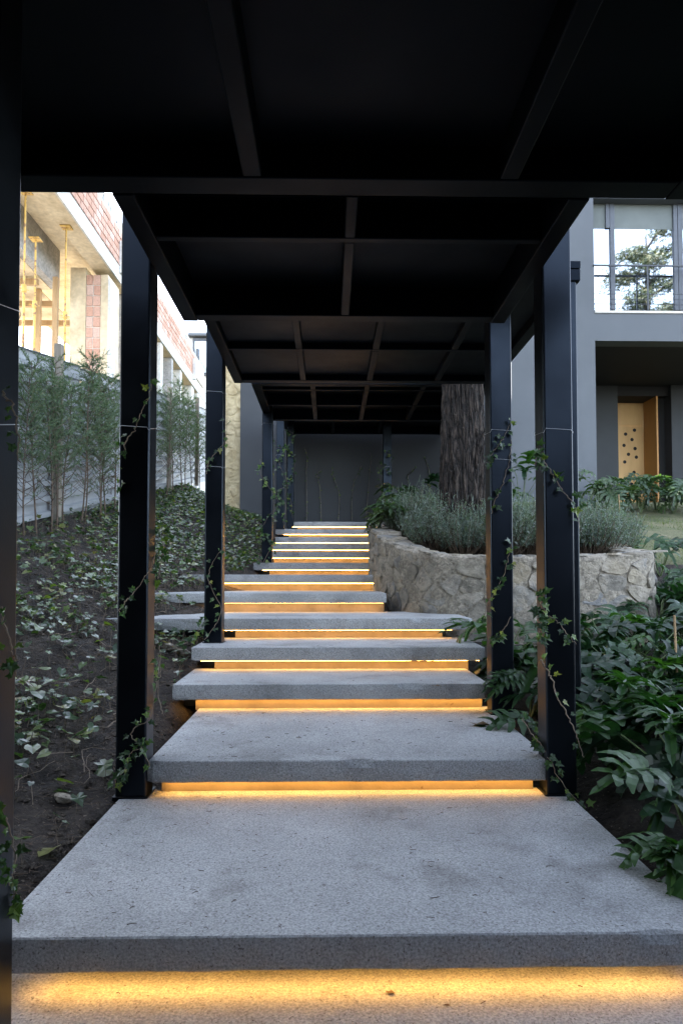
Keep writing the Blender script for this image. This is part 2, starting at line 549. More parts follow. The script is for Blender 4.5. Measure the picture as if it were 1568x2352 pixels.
canopy('nearest and widest black canopy section overhead, two long rafters running away', 1.586, -3.9, 1.53, -3.05, 2.79, 0.12, [-2.35, -1.33, -0.305, 0.72], [0.2], lw=0.075, back=0.125)
canopy('narrow black canopy section on the first pair of posts, one central rafter', 1.586, -0.9, 1.095, 2.794, 4.195, 0.09, [0.098], [3.17], front=0.004, back=0.10, depth=0.2)
canopy('black canopy section with four bays in front of the tree trunk', 1.865, -0.91, 1.58, 4.2, 6.52, 0.085, [-0.245, 0.385, 1.03], [5.56], lw=0.055, back=0.10, depth=0.075)
canopy('farthest visible black canopy section left of the tree, small ceiling bays', 2.46, -0.99, 2.1, 8.62, 10.7, 0.12, [-0.21, 0.5, 1.23], [8.92, 9.72], lw=0.065, cw=0.05, back=0.10, depth=0.17)
canopy('high black canopy section roofing the top landing by the dark wall', 3.55, -1.05, 2.85, 11.0, 16.85, 0.12, [0.1, 1.22], [13.0, 15.0], lw=0.08, back=0.10, depth=0.17)

# ------------------------------------------------------------------ posts
PW = 0.152


def rring(x0, x1, y0, y1, r=0.012, k=3):
    pts = []
    for cx, cy_, a0 in ((x1 - r, y1 - r, 0), (x0 + r, y1 - r, 90), (x0 + r, y0 + r, 180), (x1 - r, y0 + r, 270)):
        for i in range(k + 1):
            a = R(a0 + 90 * i / k)
            pts.append((cx + r * math.cos(a), cy_ + r * math.sin(a)))
    return pts


def post(xl, yf, z0, z1, label, w=PW, wires=(), cap=None):
    t = thing('steel_post', label, 'post', (xl + w / 2, yf + w / 2, z0), 'black steel posts along the stair')
    mb = MB()
    mb.prism(rring(-w / 2, w / 2, -w / 2, w / 2), 0, z1 - z0)
    mb.build('shaft', M['black'], t)
    mb = MB()
    mb.prism(rring(-w / 2 - .012, w / 2 + .012, -w / 2 - .012, w / 2 + .012, 0.01), -0.01, 0.008)
    mb.build('base_plate', M['black'], t)
    for z in wires:
        pts = [(x, y, z - z0 + 0.02 * math.sin(3 * x / w + i * 0.7)) for i, (x, y) in enumerate(rring(-w / 2 - .003, w / 2 + .003, -w / 2 - .003, w / 2 + .003, 0.014))]
        mb = MB()
        mb.tube(pts + [pts[0]], 0.0012, 4)
        mb.build('tie_wire', M['wire'], t)
    if cap:
        mb = MB()
        mb.prism(rring(-w / 2 - .012, w / 2 + .012, -w / 2 - .012, w / 2 + .012, 0.02), z1 - z0 - cap, z1 - z0 + .004)
        mb.build('cap_sleeve', M['black'], t)
    return t


post(-1.037, 1.83, -1.36, 1.9, 'nearest black steel post, cut by the left edge of the picture', wires=(0.42, 0.75)).rotation_euler = (0, -0.006, 0)
post(-1.055, 3.43, -1.09, 1.98, 'first full black post on the left, standing on the big landing slab', wires=(0.76,))
post(1.09, 3.43, -1.09, 1.98, 'thickest black post on the right, standing on the big landing slab', wires=(0.755,))
post(1.09, 4.58, -0.917, 1.95, 'black post on the right between the stone planter and the second landing', wires=(0.80, 1.0))
post(1.408, 4.215, -1.05, 1.864, 'black post half hidden right behind the thickest post, carrying the canopy corner')
post(-1.06, 5.84, -0.56, 2.3, 'second full black post on the left, standing beside the fifth step', wires=(1.6, 0.95))
post(-0.995, 10.14, 0.215, 2.62, 'thin looking black post on the left beside the upper flight of steps', wires=(2.3,))
post(-1.03, 13.3, 0.95, 3.7, 'left one of the two black posts close together at the top of the stair', wires=(2.4,))
post(-0.97, 15.9, 1.1, 3.7, 'right one of the two black posts close together at the top of the stair')
post(1.27, 15.9, 1.1, 3.7, 'far post catching light in front of the dark wall, left of the tree', w=0.2, wires=(2.6,))

# ------------------------------------------------------------------ slabs
def slab_mesh(x0, x1, y0, y1, zt, th, seed):
    nx = max(30, int((x1 - x0) / 0.03))
    mb = MB()
    zb = zt - th
    for i in range(nx + 1):
        x = x0 + (x1 - x0) * i / nx
        e = min(1.0, min(i, nx - i) / 1.0)
        inset = 0.010 * (1 - e)

        def j(k, a, s=9.0):
            return a * nz(x, k * 3.1 + seed, seed * 1.7, s) + a * 0.8 * nz(x, k * 2.3, seed, 31)
        chip = max(0, nz(x, seed, 7.7, 5) - 0.30) * 0.07
        prof = [
            (y0 + 0.006 + chip + j(1, .0015) + inset, zt - inset * .4),
            (y0 + 0.001 + chip * .6 + j(2, .002) + inset, zt - 0.005 - chip * .5 - inset * .4),
            (y0 + j(3, .003) + inset, zt - th * .35),
            (y0 + j(4, .003) + inset, zt - th * .65),
            (y0 + 0.002 + j(5, .004) + inset, zb + 0.006 + j(6, .003) + inset * .5),
            (y0 + 0.008 + j(7, .003) + inset, zb + j(8, .003) + inset * .5),
            (y1 - .01, zb), (y1, zb + .01), (y1, zt - .008), (y1 - .01, zt)]
        ex = (0.006 if i == 0 else -0.006 if i == nx else 0)
        for yy, zz in prof:
            mb.v.append((x + (nz(yy * 3, zz * 30, seed, 3) * .006 if i in (0, nx) else 0), yy, zz))
    k = 10
    for i in range(nx):
        for q in range(k):
            r = (q + 1) % k
            mb.f.append((i * k + q, i * k + r, (i + 1) * k + r, (i + 1) * k + q))
    mb.f.append(tuple(range(k))[::-1])
    mb.f.append(tuple(nx * k + q for q in range(k)))
    return mb


ordn = ['lowest', 'nearest full', 'second', 'third', 'fourth', 'fifth', 'sixth', 'seventh', 'eighth', 'ninth', 'tenth', 'eleventh', 'twelfth', 'topmost']
desc = ['lowest concrete landing slab at the bottom edge of the picture',
        'biggest concrete landing slab in the foreground, speckled top, glowing underneath',
        'second landing slab between the first pair of black posts',
        'short concrete step just above the second landing slab',
        'concrete step between the two left posts, its end below the planter corner',
        'wide concrete step reaching into the ivy bank on the left and touching the stone planter',
        'concrete step ending against the curved foot of the stone planter',
        'first step above eye level, its left end behind the second left post',
        'concrete step at the foot of the thin far left post',
        'lowest of the five closely stacked far steps',
        'second of the five closely stacked far steps',
        'third, middle one of the five closely stacked far steps',
        'fourth of the five closely stacked far steps',
        'topmost concrete step below the dark wall']
RIS = {0: None, 1: (-.93, 1.05), 2: (-.85, 1.05), 3: (-.93, 1.08), 4: (-.92, 1.13), 5: (-.86, 1.05), 6: (-1.75, .60), 7: (-1.75, 1.2),
       8: (-.88, 1.4), 9: (-.93, 1.5), 10: (-.95, 1.6), 11: (-.95, 1.7), 12: (-.80, 1.8), 13: (-.66, 1.9)}
for i, (y0, zt, x0, x1) in enumerate(SLABS):
    y1 = SLABS[i + 1][0] + (0.13 if i else 0.6) if i < 13 else 16.6
    t = thing('stair_slab', desc[i], 'step', ((x0 + x1) / 2, y0, zt), 'floating concrete steps of the stair')
    ox = (x0 + x1) / 2
    mb = slab_mesh(x0 - ox, x1 - ox, 0, y1 - y0, 0, TH, 3.7 * i + 1)
    mb.build('tread', M['concrete'], t)
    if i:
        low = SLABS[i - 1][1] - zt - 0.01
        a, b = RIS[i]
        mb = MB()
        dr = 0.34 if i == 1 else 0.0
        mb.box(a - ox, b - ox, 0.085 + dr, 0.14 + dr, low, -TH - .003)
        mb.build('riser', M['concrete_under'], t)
        la = max(a, x0) - ox + .02 - .12 * (i > 2) + (.55 if i == 6 else 0)
        lb = min(b, x1) - ox + (.08 if i != 6 else -0.01)
        ly = .03 if i == 1 else .045 if i < 4 else .022
        hg = .003 if i < 4 else .004 if i < 7 else .0055
        mb = MB()
        mb.box(la, lb, ly, ly + .016, -TH - hg + .0012, -TH - .0005)
        led = mb.build('strip_housing', M['wire'], t)
        mb = MB()
        mb.poly([(la, ly + .001, -TH - hg), (la, ly + .015, -TH - hg), (lb, ly + .015, -TH - hg), (lb, ly + .001, -TH - hg)])
        if i > 6:
            mb.poly([(la, ly - .0006, -TH - hg), (lb, ly - .0006, -TH - hg), (lb, ly - .0006, -TH - .001), (la, ly - .0006, -TH - .001)])
        mb.build('led_strip', M['led'], led)
        if i > 1:
            mb = MB()
            mb.box(x0 - ox + .05, a - ox - .002, 0.16, 0.24, low + .012, -TH - .004)
            mb.build('support_joist', M['black'], t)

# twigs, needles and crumbs lying on the slabs
mb = MB()
rnd = random.Random(3)
for i, (y0, zt, x0, x1) in enumerate(SLABS[:8]):
    y1 = SLABS[i + 1][0]
    n = [90, 240, 150, 50, 40, 40, 30, 0][i]
    for _ in range(n):
        u = rnd.random() ** (1.6 if rnd.random() < .6 else 1)
        x = x0 + .02 + u * (x1 - x0 - .04)
        y = y0 + .03 + rnd.random() * (y1 - y0 - .03)
        if i == 0:
            y = 1.0 + rnd.random() * 1.2
        a = rnd.gauss(0, .8)
        L = rnd.choice([.004, .006, .008, .012, .016, .028]) * rnd.uniform(.7, 1.3)
        c, s_ = math.cos(a), math.sin(a)
        w = rnd.uniform(.0006, .0014)
        bend = rnd.uniform(-.3, .3) * L
        z = zt + .0015
        pts = [Vector((x - c * L / 2, y - s_ * L / 2, z)), Vector((x - s_ * bend, y + c * bend, z + .001)), Vector((x + c * L / 2, y + s_ * L / 2, z))]
        mb.tube(pts, w, 3)
tag(mb.build('leaf_litter', M['twig']), 'tiny dark twigs and crumbs scattered on the concrete slabs', 'litter', kind='stuff')

for (px, py, Y, zt, w, lab) in ((1655 * .6533 + 20, 1668, 0, -0.917, .055, 'curled brown dead leaf on the right side of the second landing'),
                               (1000, 1628 - 50, 0, -0.738, .03, 'small curled dead leaf lying on the right part of the third step'),
                               (1026, 2312, 0, -1.27, .008, 'small dark crumb of bark on the lowest slab'),
                               (895, 2283, 0, -1.27, .012, 'small pale fallen leaf lit by the strip light on the lowest slab')):
    d = at(px, py, 1.0)
    Y = zt / d.z
    P_ = d * Y
    mb = MB()
    k = 7
    ring = [(P_.x + w * math.cos(2 * PI * q / k) * (1 + .4 * math.cos(q * 2.2)), P_.y + w * .7 * math.sin(2 * PI * q / k), zt + .003 + .012 * abs(math.sin(q * 1.7)) * w / .03) for q in range(k)]
    for q in range(k):
        mb.poly([(P_.x, P_.y, zt + .008), ring[q], ring[(q + 1) % k]])
    tag(mb.build('fallen_leaf', M['dead']), lab, 'leaf')

# ------------------------------------------------------------------ rubble planter
PATH = [(1.05, 13.2, 1.05), (0.88, 11.6, .86), (.70, 10.2, .74), (.555, 9.3, .67), (.545, 8.75, .61), (.60, 8.25, .50), (.70, 7.8, .40), (.86, 7.4, .31), (1.10, 7.05, .245), (1.5, 6.88, .225),
        (2.1, 6.80, .22), (2.8, 6.78, .235), (3.10, 6.81, .245), (3.31, 6.92, .26), (3.41, 7.14, .28), (3.44, 7.6, .33), (3.46, 8.6, .48), (3.5, 10.2, .72)]


def resample(path, step):
    P = [Vector(p) for p in path]
    # Catmull-Rom
    out = []
    for i in range(len(P) - 1):
        p0, p1, p2, p3 = P[max(i - 1, 0)], P[i], P[i + 1], P[min(i + 2, len(P) - 1)]
        for k in range(8):
            t = k / 8
            out.append(0.5 * ((2 * p1) + (p2 - p0) * t + (2 * p0 - 5 * p1 + 4 * p2 - p3) * t * t + (3 * p1 - p0 - 3 * p2 + p3) * t ** 3))
    out.append(P[-1])
    res = [out[0]]
    acc = 0
    for a, b in zip(out, out[1:]):
        L = (b - a).length
        while acc + L >= step:
            f = (step - acc) / L
            a = a.lerp(b, f)
            L = (b - a).length
            res.append(a)
            acc = 0
        acc += L
    return res


RP = resample(PATH, 0.04)


def wall_frame(s):
    f = max(0.0, min(len(RP) - 1.001, s / 0.04))
    i = int(f)
    p = RP[i].lerp(RP[i + 1], f - i)
    a, b = RP[max(0, i - 4)], RP[min(len(RP) - 1, i + 5)]
    t = Vector((b.x - a.x, b.y - a.y, 0)).normalized()
    n = Vector((t.y, -t.x, 0))       # outward: camera side / left side
    return p, t, n


# outward check: at the front the path runs +X, so n = (0,-1)
def wall_pt(s, z, d):
    p, t, n = wall_frame(s)
    return Vector((p.x, p.y, z)) + n * d


WL = (len(RP) - 1) * 0.04
planter = thing('stone_planter', 'curved rubble stone planter wall holding lavender and the big tree', 'planter', (2.0, 6.9, 0))
PO = planter.location


def off(v):
    return (v.x - PO.x, v.y - PO.y, v.z - PO.z)


mb = MB()
cols = []
for i in range(len(RP)):
    s = i * 0.04
    zt = RP[i].z
    ring = []
    p, t, n = wall_frame(s)
    zb = -1.15 if p.y < 8 else -0.6
    N = 26
    for k in range(N + 1):
        z = zb + (zt - .03 - zb) * k / N
        d = -0.004 + .022 * nz(s, z, 1, 2.6) + .020 * nz(s, z, 4, 8) + .012 * nz(s, z, 9, 21)
        ring.append(wall_pt(s, z, d))
    wdt = 0.30
    for k in range(9):
        f = k / 8
        d = -0.01 - f * wdt
        z = zt + .018 * nz(s, f, 3, 5) + .014 * nz(s, f * 2, 6, 12) - (.022 if k == 0 else 0) - (.01 if k == 8 else 0)
        ring.append(wall_pt(s, z, d + .01 * nz(s, k, 8, 6)))
    ring.append(wall_pt(s, zt - .5, -wdt - .01))
    cols.append(ring)
k = len(cols[0])
for r_ in cols:
    mb.v += [off(v) for v in r_]
for i in range(len(cols) - 1):
    for q in range(k - 1):
        mb.f.append((i * k + q, (i + 1) * k + q, (i + 1) * k + q + 1, i * k + q + 1))
mb.build('mortar_wall', M['stonecore'], planter, smooth=True)


def cells(w, h, cw, ch, rnd, jit=.42):
    """irregular polygons filling a w x h rectangle"""
    nx, ny = max(1, round(w / cw)), max(1, round(h / ch))
    pts = {}
    for j in range(-1, ny + 1):
        for i in range(-1, nx + 1):
            pts[i, j] = ((i + .5 + (.5 if j % 2 else 0) + rnd.uniform(-jit, jit)) * w / nx, (j + .5 + rnd.uniform(-jit, jit)) * h / ny)
    out = []
    for (i, j), c in pts.items():
        if i < 0 or j < 0 or i >= nx or j >= ny:
            continue
        poly = [(c[0] - 2 * cw, c[1] - 2 * ch), (c[0] + 2 * cw, c[1] - 2 * ch), (c[0] + 2 * cw, c[1] + 2 * ch), (c[0] - 2 * cw, c[1] + 2 * ch)]
        for di in (-2, -1, 0, 1, 2):
            for dj in (-2, -1, 0, 1, 2):
                o = pts.get((i + di, j + dj))
                if o is None or (di == 0 and dj == 0):
                    continue
                mx, my = (c[0] + o[0]) / 2, (c[1] + o[1]) / 2
                dx, dy = o[0] - c[0], o[1] - c[1]
                new = []
                for a, b in zip(poly, poly[1:] + poly[:1]):
                    da = (a[0] - mx) * dx + (a[1] - my) * dy
                    db = (b[0] - mx) * dx + (b[1] - my) * dy
                    if da <= 0:
                        new.append(a)
                    if (da < 0) != (db < 0) and da != db:
                        f = da / (da - db)
                        new.append((a[0] + (b[0] - a[0]) * f, a[1] + (b[1] - a[1]) * f))
                poly = new
                if len(poly) < 3:
                    break
            if len(poly) < 3:
                break
        if len(poly) >= 3:
            out.append((c, poly))
    return out


def stones(parent, fn, polys, mat, gap, proud, rnd, name='stone'):
    for c, poly in polys:
        cx = sum(p[0] for p in poly) / len(poly)
        cz = sum(p[1] for p in poly) / len(poly)
        size = math.sqrt(max((p[0] - cx) ** 2 + (p[1] - cz) ** 2 for p in poly))
        if size < 0.03:
            continue
        sh = max(.5, 1 - gap / size)
        pr = []
        for a, b in zip(poly, poly[1:] + poly[:1]):      # Chaikin
            pr.append((a[0] * .75 + b[0] * .25, a[1] * .75 + b[1] * .25))
            pr.append((a[0] * .25 + b[0] * .75, a[1] * .25 + b[1] * .75))
        q = proud * rnd.uniform(.4, 1.3)
        tx, tz = rnd.uniform(-.12, .12), rnd.uniform(-.12, .12)
        mb = MB()
        k = len(pr)
        for f, d in ((sh, -.03), (sh * .97, q * .5), (sh * .82, q * .92), (sh * .45, q * 1.05)):
            for x, z in pr:
                xx, zz = cx + (x - cx) * f, cz + (z - cz) * f
                dd = d + (0 if d < 0 else (xx - cx) * tx + (zz - cz) * tz + .012 * nz(xx, zz, 3, 11))
                mb.v.append(fn(xx + .006 * nz(xx, zz, 1, 20), zz + .006 * nz(xx, zz, 5, 20), dd))
        for r_ in range(3):
            for a in range(k):
                b = (a + 1) % k
                mb.f.append((r_ * k + a, r_ * k + b, (r_ + 1) * k + b, (r_ + 1) * k + a))
        mb.f.append(tuple(3 * k + a for a in range(k)))
        mb.build(name, mat, parent)


rnd = random.Random(11)
s0 = next(i for i, p in enumerate(RP) if p.y < 10.6) * .04
polys = [(c, p) for c, p in cells(WL - s0 - 1.6, 1.6, .27, .21, rnd, .46)]


def fn_planter(s, h, d):
    p, t, n = wall_frame(s + s0)
    zt = p.z - 0.035
    zb = -1.15
    return off(wall_pt(s + s0, min(zt - .01, zb + h * (zt - zb) / 1.6), d))


stones(planter, fn_planter, polys, M['stone'], .010, .005, rnd)
# rim stones
polys = cells(WL - s0 - 1.6, .26, .26, .15, rnd, .4)


def fn_rim(s, h, d):
    p, t, n = wall_frame(s + s0)
    v = wall_pt(s + s0, p.z, -0.035 - h)
    return off(Vector((v.x, v.y, p.z + d * .6 + .004)))


stones(planter, fn_rim, polys, M['stone'], .012, .004, rnd, 'rim_stone')
# planter soil
mb = MB()
nx, ny = 60, 90
for j in range(ny + 1):
    for i in range(nx + 1):
        x = .75 + 2.45 * i / nx
        y = 6.95 + 6.0 * j / ny
        z = lerp(y, [(6.9, .13), (7.6, .22), (9, .50), (11, .86), (13, 1.15)]) + .05 * nz(x, y, 0, 2.5) + .02 * nz(x, y, 3, 9)
        # keep inside the wall
        mb.v.append((x - PO.x, y - PO.y, z - PO.z))
for j in range(ny):
    for i in range(nx):
        x = .75 + 2.45 * (i + .5) / nx
        y = 6.95 + 6.0 * (j + .5) / ny
        lim = lerp(y, [(7.05, 1.9), (7.25, 1.3), (7.6, 1.0), (8.2, .80), (8.8, .72), (9.6, .74), (11, .9), (13, 1.1)])
        if x > lim - .02:
            mb.f.append((j * (nx + 1) + i, j * (nx + 1) + i + 1, (j + 1) * (nx + 1) + i + 1, (j + 1) * (nx + 1) + i))
mb.build('planting_soil', M['soil'], planter, smooth=True)


def psoil(x, y):
    return lerp(y, [(6.9, .13), (7.6, .22), (9, .50), (11, .86), (13, 1.15)])


# ------------------------------------------------------------------ big tree
tree = thing('old_tree', 'thick furrowed trunk rising from the planter behind the canopy edge', 'tree', (1.575, 8.15, .2))
mb = MB()
seg = 150
N = 150
for j in range(N + 1):
    z = j / N * 8.0
    rr = .262 + .10 * math.exp(-z / .35) - .012 * z
    for i in range(seg):
        a = 2 * PI * i / seg
        cx, sy = math.cos(a), math.sin(a)
        tw = z * .25
        ca, sa = math.cos(a + tw), math.sin(a + tw)
        b = noise.fractal(Vector((ca * 5.5, sa * 5.5, z * .9)), 1.0, 2.0, 4)
        ridge = 1 - abs(noise.noise(Vector((ca * 7 + .6 * b, sa * 7, z * 1.8)))) * 3 - abs(noise.noise(Vector((ca * 14, sa * 14 + b * .4, z * 4)))) * 1.4
        r_ = rr + .030 * b * .6 + .026 * ridge + .02 * nz(cx, sy, z * .6, 1.5)
        mb.v.append((r_ * cx + .05 * math.sin(z * .5), r_ * sy, z))
for j in range(N):
    for i in range(seg):
        k = (i + 1) % seg
        mb.f.append((j * seg + i, j * seg + k, (j + 1) * seg + k, (j + 1) * seg + i))
mb.build('trunk', M['bark'], tree)


def leaf_cloud(mb, centre, rad, n, size, rnd, flat=.6):
    for _ in range(n):
        while True:
            v = Vector((rnd.uniform(-1, 1), rnd.uniform(-1, 1), rnd.uniform(-1, 1)))
            if .2 < v.length < 1:
                break
        p = Vector(centre) + Vector((v.x * rad[0], v.y * rad[1], v.z * rad[2]))
        a = Vector((rnd.gauss(0, 1), rnd.gauss(0, 1), rnd.gauss(0, flat))).normalized() * size * rnd.uniform(.6, 1.3)
        b = a.cross(Vector((rnd.gauss(0, 1), rnd.gauss(0, 1), rnd.gauss(0, 1)))).normalized() * size * .3
        mb.poly([p - a * .5, p + b * .5, p + a * .5, p - b * .5])


mb = MB()
rnd = random.Random(4)
lm = MB()
for k in range(10):
    a = k * 2.4
    L = rnd.uniform(1.3, 2.4)
    z = 5.6 + k * .22
    e = Vector((math.cos(a) * L, math.sin(a) * L, z + rnd.uniform(.3, 1.0)))
    lm.tube([(0, 0, z - .3), (e.x * .5, e.y * .5, (z + e.z) / 2 + .1), tuple(e)], [.08, .05, .02], 6)
    leaf_cloud(mb, e, (.9, .9, .5), 420, .16, rnd)
lm.build('limb', M['bark'], tree)
mb.build('crown', M['juniper'], tree)

# conifer behind the photographer, seen only as a reflection in the upper window
M['conifer'] = leaf_mat('dark_conifer_foliage', [(0.0, (0.015, 0.025, 0.016)), (0.6, (0.035, 0.05, 0.028)), (1.0, (0.10, 0.09, 0.05))], 0.6, 0.15, 'island')
refl = thing('tall_conifer', 'tall conifer behind the viewer, seen reflected in the upper window', 'tree', (19.0, -12.5, -1.5))
mb = MB()
lm = MB()
lm.tube([(0, 0, 0), (.1, 0, 8), (0, .1, 16), (0, 0, 22)], [.5, .4, .22, .05], 8)
rnd = random.Random(21)
for k in range(46):
    z = 5 + 17 * (k / 46)
    a = k * 2.399
    L = (5.2 - 3.4 * max(0, (z - 12) / 10)) * rnd.uniform(.55, 1.1)
    e = Vector((math.cos(a) * L, math.sin(a) * L, z + rnd.uniform(-.6, .9)))
    lm.tube([(0, 0, z - .5), (e.x * .5, e.y * .5, (z + e.z) / 2 + .2), tuple(e)], [.1, .06, .02], 5)
    for q in range(4):
        f = .4 + .2 * q
        leaf_cloud(mb, (e.x * f, e.y * f, z + (e.z - z) * f), (.9, .9, .4), 150, .28, rnd)
lm.build('trunk', M['bark'], refl)
mb.build('crown', M['conifer'], refl)

# ------------------------------------------------------------------ dark walls at the end of the stair
def block(name, mat, parent, x0, x1, y0, y1, z0, z1, bevel=0.0):
    o = parent.location if parent is not None else Vector((0, 0, 0))
    mb = MB()
    mb.box(x0 - o.x, x1 - o.x, y0 - o.y, y1 - o.y, z0 - o.z, z1 - o.z)
    return mb.build(name, mat, parent, bevel=bevel)


w = block('rendered_wall', M['wall'], None, -1.02, 6.3, 17.0, 17.3, 0.4, 6.5)
tag(w, 'dark grey rendered wall closing the stair, thin vines climbing it', 'wall')
w = block('rendered_wall', M['wall'], None, -2.13, -1.021, 16.35, 17.3, 0.4, 6.5)
tag(w, 'lighter grey wall face left of the far posts, above the ivy bank', 'wall')
ysw = thing('stone_pier', 'sunlit yellowish rubble stone wall strip left of the grey wall', 'wall', (-2.6, 16.5, .8))
block('mortar_core', M['yellowstone'], ysw, -2.8, -2.14, 16.42, 17.1, .8, 6.3)
rnd = random.Random(5)
stones(ysw, lambda s, h, d: (-2.8 + s + 2.6, 16.415 - d - 16.5, h), cells(.65, 5.5, .26, .2, rnd), M['yellowstone'], .02, .012, rnd)

w = block('added_shade_wall', M['soffit'], None, -7, .9, -3.4, -3.1, -1.8, 5.0)  # unseen walls added round the viewer, cutting light on posts and slab fronts
tag(w, 'dark wall added unseen behind the viewer, darkening posts and slab fronts', 'wall')

w = block('added_shade_wall', M['soffit'], None, .95, 10, -6.3, -6.0, -1.8, 2.5)
tag(w, 'low dark wall added unseen behind the viewer on the right, blocking sky light', 'wall')
w = block('added_shade_wall', M['soffit'], None, 3.5, 3.8, -5.98, 1.9, -1.8, 2.3)
tag(w, 'low dark wall added unseen right of the viewer, shading the near bed', 'wall')
w = block('added_shade_wall', M['soffit'], None, -4.3, -4.0, -3.08, 1.2, -1.8, 3.2)
tag(w, 'dark wall added unseen left of the viewer, shading the near bank', 'wall')

# ------------------------------------------------------------------ grey house on the right
house = thing('grey_house', 'pale grey rendered house with upper window, balcony and dark recessed porch', 'house', (6.0, 13.5, 1.4))
XL = at(1175, 1000, 13.5).x
XO = at(1368.6, 1000, 13.5).x
ZS = at(1450, 783, 13.5).z
ZP = at(1450, 720, 13.5).z
ZT = at(1450, 458, 13.5).z
ZC = ZS
block('corner_wall', M['facade'], house, XL, XO, 13.5, 13.9, .6, 8.3)
block('spandrel', M['facade'], house, XO + .001, 12, 13.502, 13.85, ZS, ZP)
block('upper_wall', M['facade'], house, XO + .001, 12, 13.502, 13.9, ZT + .02, 8.3)
block('side_wall', M['facade'], house, XL + .002, XL + .3, 13.901, 18.0, .6, 8.3)
block('roof_slab', M['facade'], house, XL, 12, 13.5, 22, 8.302, 8.5)
block('porch_soffit', M['soffit'], house, XO + .001, 12, 13.86, 17.6, ZC + .002, ZC + .1)
XA, XB, XCc, XD = at(1418.6, 1000, 16.7).x, at(1472.6, 1000, 17.4).x, at(1507, 1000, 16.7).x, at(1537, 1000, 16.7).x
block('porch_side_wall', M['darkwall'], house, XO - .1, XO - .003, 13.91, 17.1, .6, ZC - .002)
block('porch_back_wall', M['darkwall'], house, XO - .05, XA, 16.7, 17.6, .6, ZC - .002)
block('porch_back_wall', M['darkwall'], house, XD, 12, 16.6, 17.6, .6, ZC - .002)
ZD = at(1440, 925.3, 17.4).z
ZJ = at(1440, 978, 17.4).z
block('niche_top', M['soffit'], house, XA + .001, XD - .001, 16.72, 17.55, ZD, ZC - .003)
block('niche_side_panel', M['plywood_side'], house, XCc, XCc + .04, 16.7, 17.40, .8, ZD - .002)
block('dark_reveal', M['soffit'], house, XCc + .042, XD - .002, 16.95, 17.55, .8, ZD - .002)
d_ = block('door', M['plywood'], house, XA + .002, XB + .05, 17.4, 17.44, .8, ZJ - .008)
block('door_transom', M['plywood'], house, XA + .002, XB + .05, 17.402, 17.44, ZJ, ZD - .003)
for (a, b) in ((1232, 1788), (1171, 1815), (1215, 1853), (1160, 1893), (1236, 1915), (1191, 1954), (1245, 1974), (1165, 2007), (1229, 2079), (1180, 2120), (1212, 2160)):
    P_ = at(1045.3 + a / 3, 392 + b / 3, 17.397)
    mb = MB()
    ring = [(P_.x + .045 * math.cos(2 * PI * q / 14) - house.location.x, 0, P_.z + .045 * math.sin(2 * PI * q / 14) - house.location.z) for q in range(14)]
    y_ = 17.3985 - 13.5
    mb.poly([(x, y_, z) for x, _, z in ring])
    mb.poly([(x, y_ + .03, z) for x, _, z in ring][::-1])
    mb.build('door_hole', M['soffit'], d_.parent)
# windows: frame members, panes, blind, sill
YW = 13.72


def zx(x, y, Y=YW):
    p = at(x, y, Y)
    return p.x, p.z


zb, zt_ = zx(1450, 713)[1], zx(1450, 464)[1]
zblind = zx(1450, 526)[1]
zft = zx(1450, 452)[1]
fx = [(zx(1390, 600)[0], zx(1399, 600)[0]), (zx(1399.5, 600)[0], zx(1410, 600)[0]), (zx(1545, 600)[0], zx(1554, 600)[0]), (zx(1555, 600)[0], zx(1566, 600)[0]), (zx(1700, 600)[0], zx(1712, 600)[0])]
win = block('window', M['frame'], house, XO + .003, 11.9, YW - .03, YW + .03, zt_, zft + .08)
for k, (a, b) in enumerate(fx):
    mb = MB()
    zz0 = zb if k != 0 else zblind
    mb.box(a - house.location.x, b - house.location.x, (YW - .035) - 13.5, YW + .035 - 13.5, zz0 - 1.4, zt_ - .002 - 1.4)
    o = mb.build('mullion', M['frame'], win, bevel=.006)
panes = [(XO + .003, fx[1][0]), (fx[1][1], fx[2][0]), (fx[3][1], fx[4][0])]
for a, b in panes:
    mb = MB()
    mb.box(a + .004 - 6, b - .004 - 6, YW + .006 - 13.5, YW + .016 - 13.5, zb + .004 - 1.4, zblind - .003 - 1.4)
    mb.build('pane', M['glass'], win)
    mb = MB()
    mb.box(a + .004 - 6, b - .004 - 6, YW + .004 - 13.5, YW + .018 - 13.5, zblind - 1.4, zt_ - .003 - 1.4)
    mb.build('blind', M['blind'], win)
block('window_sill', M['sill'], house, XO + .003, 11.9, 13.48, YW + .04, ZP + .002, ZP + .052, .006)
rl = block('balcony_rail', M['rail'], house, XO - .02, 11.9, 13.47, 13.50, at(1450, 612, 13.485).z, at(1450, 608.3, 13.485).z)
for yy in (675.5, 687.5, 699.5):
    zc = at(1450, yy, 13.485).z
    mb = MB()
    mb.tube([(XO - .01 - 6, -.015, zc - 1.4), (5.9, -.015, zc - 1.4)], .006, 5)
    mb.build('rail_cable', M['rail'], rl)
for xx in (1486, 1640):
    xc = at(xx, 640, 13.485).x
    mb = MB()
    mb.box(xc - .012 - 6, xc + .012 - 6, -.03, -.004, ZP + .05 - 1.4, at(1450, 612, 13.485).z - .002 - 1.4)
    mb.build('rail_post', M['rail'], rl)

# ------------------------------------------------------------------ unfinished house on the left
site = thing('unfinished_house', 'unfinished concrete and brick house above the corrugated fence, upper floor open to the sky', 'house', (-6.0, 16, 2.0))
SX, SY, SZ = site.location


def sb(name, mat, x0, x1, y0, y1, z0, z1, bevel=0.0, parent=site):
    mb = MB()
    mb.box(x0 - SX, x1 - SX, y0 - SY, y1 - SY, z0 - SZ, z1 - SZ)
    return mb.build(name, mat, parent, bevel=bevel)


XF = -5.5
